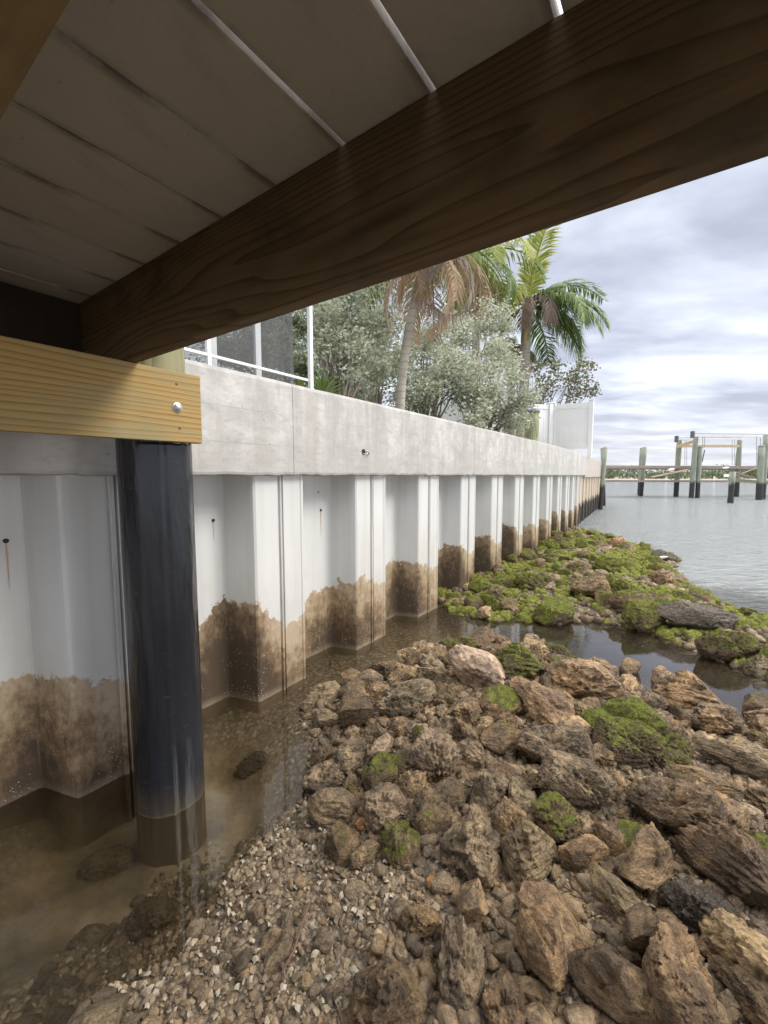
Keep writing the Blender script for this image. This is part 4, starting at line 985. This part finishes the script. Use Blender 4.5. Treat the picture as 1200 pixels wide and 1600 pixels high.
def fence(p, q, zb, zt, label, posts, mat, legs=True):
    p, q = np.array(p, float), np.array(q, float); L = np.linalg.norm(q - p); rz = math.atan2(q[1] - p[1], q[0] - p[0])
    e_ = empty('fence', (p[0], p[1], UP), rz); tag(e_, label, 'fence')
    zb -= UP; zt -= UP
    for i in range(posts):
        x = L * i / (posts - 1); box_obj('post', (x, 0, (zt + .05) / 2), (.12, .12, zt + .05), mat, e_, .004); 
        mb = MB(); mb.box((x, 0, zt + .065), (.15, .15, .03), None, .01); link('post_cap', mb.mesh('post_cap'), mat, e_)
        if i < posts - 1:
            s_ = L / (posts - 1); c = x + s_ / 2; w_ = s_ - .122
            box_obj('rail', (c, 0, zt - .07), (w_, .045, .14), mat, e_, .003); box_obj('rail', (c, 0, zb + .09), (w_, .045, .16), mat, e_, .003)
            mb = MB(); nb = max(3, int(w_ / .17)); bw = w_ / nb
            for j in range(nb): mb.box((c - w_ / 2 + (j + .5) * bw, 0, (zb + zt) / 2 + .01), (bw - .006, .022, zt - zb - .325), None, .002)
            link('panel', mb.mesh('panel'), mat, e_)
    return e_
A = atY(924, 640, 12.9); B = atY(865, 640, 13.5); C = atY(640, 640, 12.0)
zt = float(atY(924, 628, 12.9)[2]); zb = float(atY(924, 702, 12.9)[2])
fence((A[0], A[1]), (B[0], B[1]), zb, zt, 'white vinyl privacy fence panel standing at the water end of the yard', 2, MAT['white'])
fence((B[0] - .13, B[1] - .06), (C[0], C[1]), zb, zt, 'white vinyl fence run half hidden behind the silver bushes', 4, MAT['white'])
def pole_thing(name, P, r_, top, label, cat, mat, base, capmat=None, lean=(0, 0), group=None, seg=14, cone=.0):
    e_ = empty(name, (P[0], P[1], base)); tag(e_, label, cat, group); h = top - base; mb = MB()
    zs = np.linspace(0, h, 7); rr = [r_ * (1 + .03 * rng.normal()) for _ in zs]
    mb.tube([(lean[0] * z / h, lean[1] * z / h, z) for z in zs], rr, seg); link('shaft', mb.mesh('shaft', True), mat, e_)
    if capmat or cone:
        mb = MB(); mb.tube([(lean[0], lean[1], h + .001), (lean[0], lean[1], h + .05), (lean[0], lean[1], h + .05 + cone)], [r_ * 1.12, r_ * 1.1, .01 if cone else r_], seg); link('cap', mb.mesh('cap', True), capmat or mat, e_)
    return e_
P = atY(831, 660, 7.5); pole_thing('yard_pile', P, .12, float(atY(831, 645, 7.5)[2]), 'greenish timber pile standing just behind the concrete cap', 'pile', MAT['greenwood'], .50, plain('slate_cap', (.22, .25, .28), .6))

# ------------------------------------------------------------------ old dock and boat lift across the water
def px_pile(x0, yw, x1, yt, wpx, label, grp='old piles standing in open water', cone=.03, zbot=None):
    P = onz(x0, yw, W); top = atY(x1, yt, P[1])
    lean = (top[0] - P[0], 0); r_ = wpx / 2 / F * P[1]; b = W - 1.6
    k = (W - b) / (top[2] - W)
    e_ = empty('dock_piling', (P[0] - lean[0] * k, P[1], b)); tag(e_, label, 'piling', grp)
    h = top[2] - b; mb = MB(); zs = np.linspace(0, h, 9); L = lean[0] * (1 + k)
    mb.tube([(L * z / h, 0, z) for z in zs], [r_ * (1 + .04 * rng.normal()) for _ in zs], 12); link('shaft', mb.mesh('shaft', True), MAT['farpile'], e_)
    if cone:
        mb = MB(); mb.tube([(L, 0, h + .001), (L, 0, h + cone), (L, 0, h + cone + .06)], [r_ * 1.0, r_ * .9, r_ * .35], 12); link('cap', mb.mesh('cap', True), MAT['farpile'], e_)
    return P, top
Q = {}
Q[1] = px_pile(938, 796, 945.5, 701, 6.5, 'green topped piling nearest the end of the seawall')
px_pile(944, 790, 941, 702, 5, 'slimmer piling touching the one nearest the seawall end')
Q[2] = px_pile(1001, 775, 1007, 700, 6.5, 'green piling of the pair left of the boat lift')
px_pile(998.5, 773, 1002.5, 701, 5, 'darker rear piling of the pair left of the boat lift')
Q[3] = px_pile(1056, 776, 1061.5, 688, 7, 'left rear piling under the boat lift')
Q[4] = px_pile(1080, 778, 1087.5, 681, 7, 'tall left front piling carrying the boat lift beam')
Q[5] = px_pile(1089.5, 778, 1094, 699, 6.5, 'light green piling right beside the tall left lift piling')
Q[6] = px_pile(1150, 776, 1156, 687, 7, 'right rear piling under the boat lift')
Q[7] = px_pile(1141, 786, 1145, 737, 8, 'short piling cut off under the walkway', cone=0)
Q[8] = px_pile(1186, 781, 1190, 699, 9, 'thick pale green capped piling near the right edge', cone=.10)
Q[9] = px_pile(1192, 780, 1197, 681, 7, 'right front piling carrying the boat lift beam')
def span(name, a, ya, b, yb_, Ya, Yb, th, wd, mat, parent=None):
    A_ = atY(a, ya, Ya); B_ = atY(b, yb_, Yb); mb = MB(); d_ = Vector(B_ - A_); L = d_.length
    q = d_.to_track_quat('X', 'Z'); mb.box((0, 0, 0), (L, wd, th), None, .008)
    o = link(name, mb.mesh(name), mat, parent); o.location = tuple((A_ + B_) / 2); o.rotation_euler = q.to_euler(); return o
walk = empty('walkway', (18, 27.5, W)); walk.location = (0, 0, 0)
tag(walk, 'weathered wooden walkway stretching across the water between the pilings', 'walkway')
Yw = 27.6
span('deck_edge', 946, 729.8, 1330, 731.5, 27.0, 28.4, .17, .10, MAT['weathered'], walk)
for i in range(64):
    f0 = i / 63; x = 948 + (1325 - 948) * f0; Yk = 27.05 + 1.35 * f0; A_ = atY(x, 727.6 + 1.5 * f0, Yk)
    box_obj('plank', (A_[0], A_[1] + .7, A_[2]), (.205, 1.4, .035), MAT['weathered'], walk, .003, Matrix.Rotation(rng.normal(0, .008), 3, 'Z'))
span('stringer', 946, 751.5, 1137, 752.0, 27.3, 27.5, .13, .06, MAT['weathered'], walk)
span('stringer', 1138, 749.5, 1210, 755, 25.5, 25.2, .20, .10, MAT['greenplank'], walk)
span('joist', 948, 731.5, 1330, 733.5, 28.3, 29.6, .16, .06, MAT['weathered'], walk)
tag(span('loose_board', 1018, 745.5, 1074, 734, 27.0, 26.8, .09, .14, MAT['palewood']), 'pale loose board hanging slanted under the walkway', 'board')
tag(span('stick', 1055, 752, 1015, 734.5, 26.9, 27.2, .035, .035, MAT['cable']), 'thin dark stick hanging under the walkway behind the slanted board', 'stick')
tag(span('stick', 1097, 722, 1101, 703, 27.3, 27.3, .05, .05, MAT['cable']), 'short dark stick standing up beside the light green piling', 'stick')
tag(span('debris_branch', 1148, 744, 1185, 730, 24.9, 25.2, .035, .04, MAT['palewood']), 'pale branch propped against the thick capped piling', 'branch')
tag(span('debris_branch', 1150, 738, 1176, 747, 24.9, 24.8, .10, .12, MAT['deadgrey']), 'tangled dry debris lodged beside the short piling', 'debris')
for x, y, l in ((1050, 733.2, 'white bundle lying on the walkway left of the lift'), (1135, 731, 'white bundle lying on the walkway inside the lift')):
    p_ = atY(x, y, 26.85); flake('bundle', p_, .42, l, 'bundle', 21)
lift = empty('boat_lift', (20, 27, W)); lift.location = (0, 0, 0)
tag(lift, 'empty boat lift with aluminium top beams, timber crosspieces and hanging cables', 'boat lift')
Y4, Y3 = Q[4][0][1], Q[3][0][1]
span('top_beam', 1083, 680.5, 1245, 683, Y4 - .25, Y4 - .25, .14, .12, MAT['alu'], lift)
span('top_pipe', 1083, 677.6, 1245, 679, Y4 - .28, Y4 - .28, .05, .05, MAT['grey'], lift)
span('top_beam', 1057, 686, 1160, 686, Y3 - .25, Y3 - .25, .12, .12, MAT['alu'], lift)
span('top_pipe', 1057, 684.0, 1160, 683.4, Y3 - .28, Y3 - .28, .04, .04, MAT['grey'], lift)
span('crosspiece', 1060, 697, 1155, 697, Y3 - .33, Y3 - .33, .17, .06, MAT['palewood'], lift)
span('crosspiece', 1058, 698, 1085, 689.5, Y3 - .42, Y4 + .3, .20, .06, MAT['palewood'], lift)
for x, y, Yk in ((1057, 686, Y3 - .4), (1082, 679, Y4 - .4)):
    p_ = atY(x, y, Yk); box_obj('winch', tuple(p_), (.16, .2, .42), MAT['motor'], lift, .03)
for x, y0, y1, Yk in ((1070, 687, 727, Y3 - .25), (1073, 687, 727, Y3 - .25), (1098, 682, 700, Y4 - .25), (1101, 682, 698, Y4 - .25), (1144, 687, 727, Y3 - .25), (1148, 687, 727, Y3 - .25), (1182, 682, 728, Y4 - .25), (1188, 682, 698, Y4 - .25)):
    mb = MB(); mb.tube([atY(x, y0, Yk), atY(x, y1, Yk)], .012, 5); link('cable', mb.mesh('cable'), MAT['cable'], lift)
tag(span('mooring_sign', 1131, 743, 1139, 743, 60, 60, .45, .1, MAT['foam']), 'small white sign standing in the water before the far shore', 'sign')
for x in (1041, 1116):
    P = onz(x, 757, W); P = atY(x, 747, 95.); mb = MB(); mb.tube([(P[0], P[1], W - .5), (P[0], P[1], P[2] + .4)], .16, 8)
    tag(link('channel_marker', mb.mesh('channel_marker'), MAT['foam']), 'tiny white marker post left of the lift' if x < 1100 else 'tiny white marker post inside the lift span', 'marker')

# ------------------------------------------------------------------ foliage
def leaves(centres, size, mb, asp=.55, droop=.0, jitter=.4):
    n = len(centres); c = np.asarray(centres); L = size * rng.uniform(.7, 1.35, n)
    a = rng.normal(size=(n, 3)); a[:, 2] = a[:, 2] * .6 - droop; a /= np.linalg.norm(a, axis=1)[:, None]
    b = np.cross(a, rng.normal(size=(n, 3))); b /= np.linalg.norm(b, axis=1)[:, None]; nn_ = np.cross(a, b)
    A_ = a * L[:, None]; B_ = b * (L * asp)[:, None] * .5; F_ = nn_ * (L * .12)[:, None]
    V = np.stack([c - A_ * .5, c + B_ + F_, c + A_ * .5, c - B_ + F_], 1).reshape(-1, 3)
    idx = np.arange(n)[:, None] * 4 + np.array([[0, 1, 2, 3]]); return V, idx
def twigs(base, tips, mb, r0=.03, seg=5, wob=.08):
    for t in tips:
        b = np.array(base) + rng.normal(0, .04, 3) * [1, 1, 0]; m_ = b + (t - b) * rng.uniform(.35, .6) + rng.normal(0, wob, 3)
        m2 = m_ + (t - m_) * .5 + rng.normal(0, wob, 3); mb.tube([b, m_, m2, t], [r0, r0 * .7, r0 * .45, r0 * .15], seg, False)
def bush(name, base, blobs, n, size, leafmat, label, cat='bush', group=None, stems=14, dens=1., asp=.5, r0=.022, sub=13, spread=.11):
    e_ = empty(name, base); tag(e_, label, cat, group); base = np.array(base)
    pts = []; tips = []; wsum = sum(b[3] for b in blobs)
    for (x, y, z, r_, *sq) in blobs:
        sqz = sq[0] if sq else .85; k = max(3, int(sub * (r_ / .5) ** 1.3)); ctr = np.array([x, y, z])
        dirs = rng.normal(size=(k, 3)); dirs /= np.linalg.norm(dirs, axis=1)[:, None]
        cl = ctr + dirs * (rng.uniform(.35, 1., k) ** .6)[:, None] * np.array([r_, r_, r_ * sqz])
        nl = int(n * r_ / wsum / k)
        for c in cl:
            pts.append(c + rng.normal(0, spread * (r_ / .5) ** .5, (nl, 3)) * [1, 1, .8]); tips.append(c)
    V, idx = leaves(np.concatenate(pts), size, None, asp)
    link('foliage', mesh_np('foliage', V - base, idx), leafmat, e_)
    mb = MB(); tips = np.array(tips); sel = tips[rng.permutation(len(tips))[:stems * 3]]; twigs(base, sel[:stems * 3], mb, r0)
    me = mb.mesh('stem', True); o = link('stem', me, MAT['bark'], e_)
    for v in me.vertices: v.co = v.co - Vector(base)
    return e_
def bl(x, y, Yd, rpx, sq=.85): p = atY(x, y, Yd); return (p[0], p[1], p[2], rpx / F * Yd, sq)
def gb(x, Yd): p = atY(x, 700, Yd); return (float(p[0]), float(p[1]), UP)
G = 'silver leaved bushes behind the concrete cap'
bush('silver_bush', gb(525, 5.2), [bl(512, 500, 5.2, 36), bl(550, 470, 5.4, 40), bl(535, 555, 5.2, 45), bl(505, 450, 5.5, 40), bl(580, 520, 5.6, 35)], 5200, .056, MAT['silver'], 'open silver grey bush right beside the screen enclosure', group=G, stems=12)
bush('silver_bush', gb(585, 6.6), [bl(578, 570, 6.4, 36), bl(595, 510, 7., 38), bl(575, 450, 7.2, 30), bl(560, 600, 6.2, 30)], 4600, .06, MAT['silver'], 'silver grey bush left of the leaning palm trunk', group=G, stems=10)
bush('silver_bush', gb(665, 6.8), [bl(660, 560, 6.8, 48), bl(690, 530, 7.2, 45), bl(650, 610, 6.4, 38), bl(700, 590, 6.8, 42)], 6200, .06, MAT['silver'], 'dense silver green bush right of the leaning palm trunk', group=G, stems=12)
bush('silver_bush', gb(760, 6.9), [bl(755, 600, 6.6, 52), bl(790, 620, 6.6, 42), bl(735, 650, 6.2, 30), bl(775, 560, 7.2, 30), bl(800, 650, 6.6, 26), bl(725, 590, 6.8, 34)], 7600, .058, MAT['silver'], 'rounded silver bush spilling forward beside the greenish timber pile', group=G, stems=12)
bush('silver_bush', gb(740, 8.5), [bl(765, 500, 8.6, 34), bl(735, 520, 8.4, 26), bl(790, 520, 8.6, 22), bl(715, 545, 8.2, 24)], 3000, .065, MAT['silver'], 'tall thin silver bush under the middle palm', group=G, stems=9)
bush('olive_bush', gb(540, 10.5), [bl(520, 520, 10.5, 70), bl(590, 470, 11, 60), bl(560, 560, 10, 60), bl(640, 590, 10, 50), bl(480, 480, 10.5, 60), bl(420, 540, 10.5, 60), bl(350, 530, 10, 60)], 15000, .085, MAT['olive'], 'olive green thicket at the back of the yard', 'bush', stems=16, spread=.4)
bush('enclosed_bush', gb(440, 4.6), [bl(430, 520, 4.7, 40), bl(460, 560, 4.5, 34), bl(400, 540, 4.8, 36), bl(370, 530, 4.9, 34), bl(450, 490, 4.8, 30), bl(340, 530, 4.9, 30)], 9000, .045, MAT['olive'], 'bush seen darkly through the insect screens', 'bush', stems=10)
bush('sea_grape_shrub', gb(838, 14.6), [bl(850, 600, 14.4, 20, .7), bl(880, 592, 14.4, 22, .7), bl(905, 590, 14.4, 20, .7), bl(920, 605, 14.4, 15, .6), bl(895, 618, 14.4, 14, .5), bl(840, 620, 14.4, 16, .7), bl(915, 572, 14.4, 12, .7), bl(832, 570, 14.6, 12, .7), bl(860, 572, 14.6, 10, .7)], 1700, .10, MAT['grape'], 'dark leafed shrub with bare reddish twigs reaching over the white fence', 'shrub', stems=8, asp=.7, r0=.028, spread=.16)
# fan palm seedling at the enclosure corner
def fan(name, base, r_, n, mat, label, lift_=.5):
    e_ = empty(name, base); tag(e_, label, 'palm'); 
    for k in range(n):
        a = 2 * math.pi * k / n + rng.normal(0, .2); el = rng.uniform(.2, 1.1); c = np.array([math.cos(a) * math.cos(el), math.sin(a) * math.cos(el), math.sin(el)]) * r_ * .6
        mb = MB(); mb.tube([(0, 0, 0), c * .6 + [0, 0, .03], c], [.008, .006, .004], 5)
        side = np.cross(c / np.linalg.norm(c), [0, 0, 1.]); side /= np.linalg.norm(side); f_ = c / np.linalg.norm(c)
        for j in np.linspace(-1.4, 1.4, 17):
            d_ = f_ * math.cos(j) + side * math.sin(j); L = r_ * .55; w_ = np.cross(d_, [0, 0, 1.]); w_ /= np.linalg.norm(w_) + 1e-6
            mb.add([c, c + d_ * L * .5 + w_ * .018, c + d_ * L - [0, 0, .08 * L], c + d_ * L * .5 - w_ * .018], [np.array([0, 1, 2, 3])])
        link('frond', mb.mesh('frond'), mat, e_)
fan('fan_palm', gb(500, 4.6), .55, 9, MAT['palm'], 'low dark green fan palm at the foot of the bush by the enclosure')
# feather palms
def frond(parent, L, az, el, droop, mat, nl=46, leaf=.5, hang=.5, name='frond', twist=0., label=None, lw=1.):
    """one arching leaf; az round the trunk, el its rise, droop how far it bends over"""
    n = 16; pts = [np.zeros(3)]; e_ = el
    for i in range(n):
        e_ -= droop / n * (1 + i / n * .6); pts.append(pts[-1] + L / n * np.array([math.cos(az) * math.cos(e_), math.sin(az) * math.cos(e_), math.sin(e_)]))
    pts = np.array(pts); mb = MB(); mb.tube(pts, np.linspace(.028, .006, n + 1) * lw, 5)
    V = []; q = []; s0 = np.array([-math.sin(az), math.cos(az), 0.])
    for j in range(nl):
        f_ = .12 + .87 * j / nl; x = f_ * n; i = int(x); t = x - i; p = pts[i] * (1 - t) + pts[min(i + 1, n)] * t
        fw = pts[min(i + 1, n)] - pts[i]; fw = fw / np.linalg.norm(fw); ll = leaf * (math.sin(math.pi * min(f_ * .85 + .12, 1)) ** .6) * rng.uniform(.8, 1.15)
        for sg in (-1, 1):
            d_ = s0 * sg * rng.uniform(.7, 1.) + fw * rng.uniform(.45, .8) + np.array([0, 0, rng.uniform(-.15, .35)]); d_ /= np.linalg.norm(d_)
            a1 = p + d_ * ll * .5 - np.array([0, 0, hang * ll * .12]); a2 = p + d_ * ll * .92 - np.array([0, 0, hang * ll * .62])
            w_ = np.cross(d_, fw); w_ = (w_ / (np.linalg.norm(w_) + 1e-6) * .3 + fw * .7) * .032 * lw
            k = len(V); V += [p - w_ * .5, p + w_ * .5, a1 + w_, a1 - w_, a2]; q.append((k, k + 1, k + 2, k + 3)); q.append((k + 3, k + 2, k + 4))
    mb.add(V, [np.array(f) for f in q]); o = link(name, mb.mesh(name), mat, parent)
    if label: o['label'] = label
    return o
def palm(base, top, r0, r1, label, fr_, bend_=.0, shaft=0., trunkmat='palmbark'):
    base = np.array(base, float); top = np.array(top, float); e_ = empty('palm_tree', tuple(base)); tag(e_, label, 'palm tree')
    mb = MB(); n = 24; f_ = np.linspace(0, 1, n); pts = (top - base)[None, :] * f_[:, None] + np.outer(np.sin(f_ * math.pi), [bend_, 0, 0])
    mb.tube(pts, r0 + (r1 - r0) * f_ + .006 * np.sin(f_ * 140), 16); link('trunk', mb.mesh('trunk', True), MAT[trunkmat], e_)
    tp = top - base
    crown = bpy.data.objects.new('crown', None); COL.objects.link(crown); crown.parent = e_; crown.location = tuple(tp)
    if shaft:
        mb = MB(); mb.tube([(0, 0, -shaft), (0, 0, -shaft * .5), (.02, 0, 0)], [r1 * 1.15, r1 * 1.05, r1 * .5], 14); link('crownshaft', mb.mesh('crownshaft', True), MAT['shaft'], crown)
        mb = MB(); mb.tube([(-.05, -.08, -shaft * 1.25), (-.05, -.12, -shaft * .6), (0.0, -.09, .05)], [.01, .07, .03], 8); link('dry_boot', mb.mesh('dry_boot', True), MAT['boot'], crown)
    for kw in fr_: frond(crown, **kw)
    return e_
def P3(x, y, Yd): return atY(x, y, Yd)
# the leaning trunk with its skirt of dead fronds
b0 = gb(623, 5.4); t0_ = P3(672, 385, 5.4)
dead = []
for k in range(15):
    az = 2 * math.pi * k / 15 + rng.normal(0, .15); dead.append(dict(L=float(rng.uniform(.7, 1.35)), az=az, el=float(rng.uniform(-1.1, .5)), droop=float(rng.uniform(.7, 1.9)), mat=MAT['dead'] if k % 3 else MAT['deadgrey'], nl=34, leaf=.26, hang=1.5, name='dead_frond', lw=.5))
for k in range(9):
    az = 2 * math.pi * k / 9 + .3; dead.append(dict(L=1.4, az=az, el=float(rng.uniform(.5, .9)), droop=1.5, mat=MAT['palm'], nl=40, leaf=.35, hang=.8, lw=.6))
palm(b0, t0_, .066, .055, 'leaning grey palm trunk under a skirt of hanging dead brown fronds', dead, bend_=-.09)
b1 = gb(738, 10.5); t1_ = P3(742, 400, 10.5); fr1 = []
for k in range(13):
    az = 2 * math.pi * k / 13 + rng.normal(0, .1); fr1.append(dict(L=float(rng.uniform(1.7, 2.3)), az=az, el=float(rng.uniform(-.1, .8)), droop=1.5, mat=MAT['palmy'] if k % 3 else MAT['palm'], nl=42, leaf=.5, hang=.9))
for k in range(8):
    az = 2 * math.pi * k / 8 + .2; fr1.append(dict(L=float(rng.uniform(1.3, 1.8)), az=az, el=float(rng.uniform(-1.2, -.6)), droop=.7, mat=MAT['deadgrey'] if k % 2 else MAT['dead'], nl=34, leaf=.4, hang=1.3, name='dead_frond'))
palm(b1, t1_, .12, .10, 'middle palm with yellow green fronds and dangling withered ones', fr1, bend_=.06)
b2 = gb(812, 11.2); t2_ = P3(823, 478, 11.2); fr2 = [
 dict(L=2.4, az=.15, el=.85, droop=1.15, mat=MAT['palm'], leaf=.62, hang=.5, nl=84), dict(L=2.3, az=-.2, el=.45, droop=1.25, mat=MAT['palm'], leaf=.62, hang=.8, nl=84),
 dict(L=2.3, az=.5, el=.55, droop=1.2, mat=MAT['palm'], leaf=.62, hang=.7, nl=84), dict(L=2.2, az=-.55, el=.2, droop=1.1, mat=MAT['palm'], leaf=.60, hang=.9, nl=84), dict(L=2.1, az=-.1, el=-.25, droop=.9, mat=MAT['palm'], leaf=.58, hang=1., nl=58), dict(L=2.0, az=.8, el=-.05, droop=1.0, mat=MAT['palm'], leaf=.58, hang=1., nl=76),
 dict(L=2.2, az=.2, el=.05, droop=1.1, mat=MAT['palm'], leaf=.60, hang=.9, nl=84), dict(L=2.1, az=-.9, el=.5, droop=1.6, mat=MAT['palm'], leaf=.6, hang=.9, nl=76),
 dict(L=1.9, az=-.35, el=-.1, droop=1.0, mat=MAT['palm'], leaf=.58, hang=1., nl=76), dict(L=2.0, az=1.1, el=1.35, droop=.5, mat=MAT['palmy'], leaf=.6, hang=.3, nl=76),
 dict(L=2.0, az=-1.5, el=1.3, droop=.7, mat=MAT['palmy'], leaf=.6, hang=.4, nl=76), dict(L=1.9, az=2.6, el=1.1, droop=1.0, mat=MAT['palmy'], leaf=.55, hang=.6, nl=76),
 dict(L=2.0, az=3.4, el=.8, droop=1.2, mat=MAT['palmy'], leaf=.55, hang=.8, nl=76), dict(L=1.8, az=-2.2, el=.8, droop=1.9, mat=MAT['palmy'], leaf=.5, hang=1.1, nl=50),
 dict(L=1.7, az=-2.9, el=.3, droop=1.7, mat=MAT['palm'], leaf=.5, hang=1.1, nl=50), dict(L=1.5, az=-2., el=.5, droop=2.2, mat=MAT['deadgrey'], leaf=.42, hang=1.3, nl=46, name='dead_frond'),
 dict(L=1.5, az=-1.2, el=.7, droop=2.3, mat=MAT['deadgrey'], leaf=.42, hang=1.3, nl=46, name='dead_frond'), dict(L=1.4, az=3.0, el=-.3, droop=1.2, mat=MAT['palm'], leaf=.42, hang=1.1, nl=46)]
palm(b2, t2_, .15, .11, 'tall royal palm with full green fronds standing clear against the sky', fr2, bend_=.03, shaft=.9)
# palm with a low shaggy crown just left of the royal palm
b3 = gb(800, 12.5); t3_ = P3(797, 545, 12.5)
palm(b3, t3_, .12, .10, 'short shaggy palm beside the foot of the royal palm', [dict(L=float(rng.uniform(1.0, 1.5)), az=2 * math.pi * k / 10, el=float(rng.uniform(-.2, .9)), droop=1.5, mat=MAT['palm'] if k % 2 else MAT['deadgrey'], nl=36, leaf=.36, hang=1.) for k in range(10)])

# ------------------------------------------------------------------ far shore
Yf = 150.; mb_c = []
for i in range(900):
    x = rng.uniform(35, 300); y = 138 + rng.random() ** 1.5 * 30; h_ = 3.2 + .9 * math.sin(x * .11) + .7 * math.sin(x * .31 + 1) + (1.6 if (i % 61 == 0) else 0)
    mb_c.append((x, y, W + .2, h_ * rng.uniform(.75, 1.1)))
pts = []
for x, y, z, h_ in mb_c:
    k = 46; u = rng.normal(size=(k, 3)) * [1.3, 1.2, .0]; zz = rng.random(k) ** .7 * h_
    pts.append(np.c_[x + u[:, 0], y + u[:, 1], z + zz])
Vl, il = leaves(np.concatenate(pts), .55, None, .8)
tag(link('mangroves', mesh_np('mangroves', Vl, il), MAT['mangrove']), 'low band of green mangroves along the far shore', 'mangroves', kind='stuff')
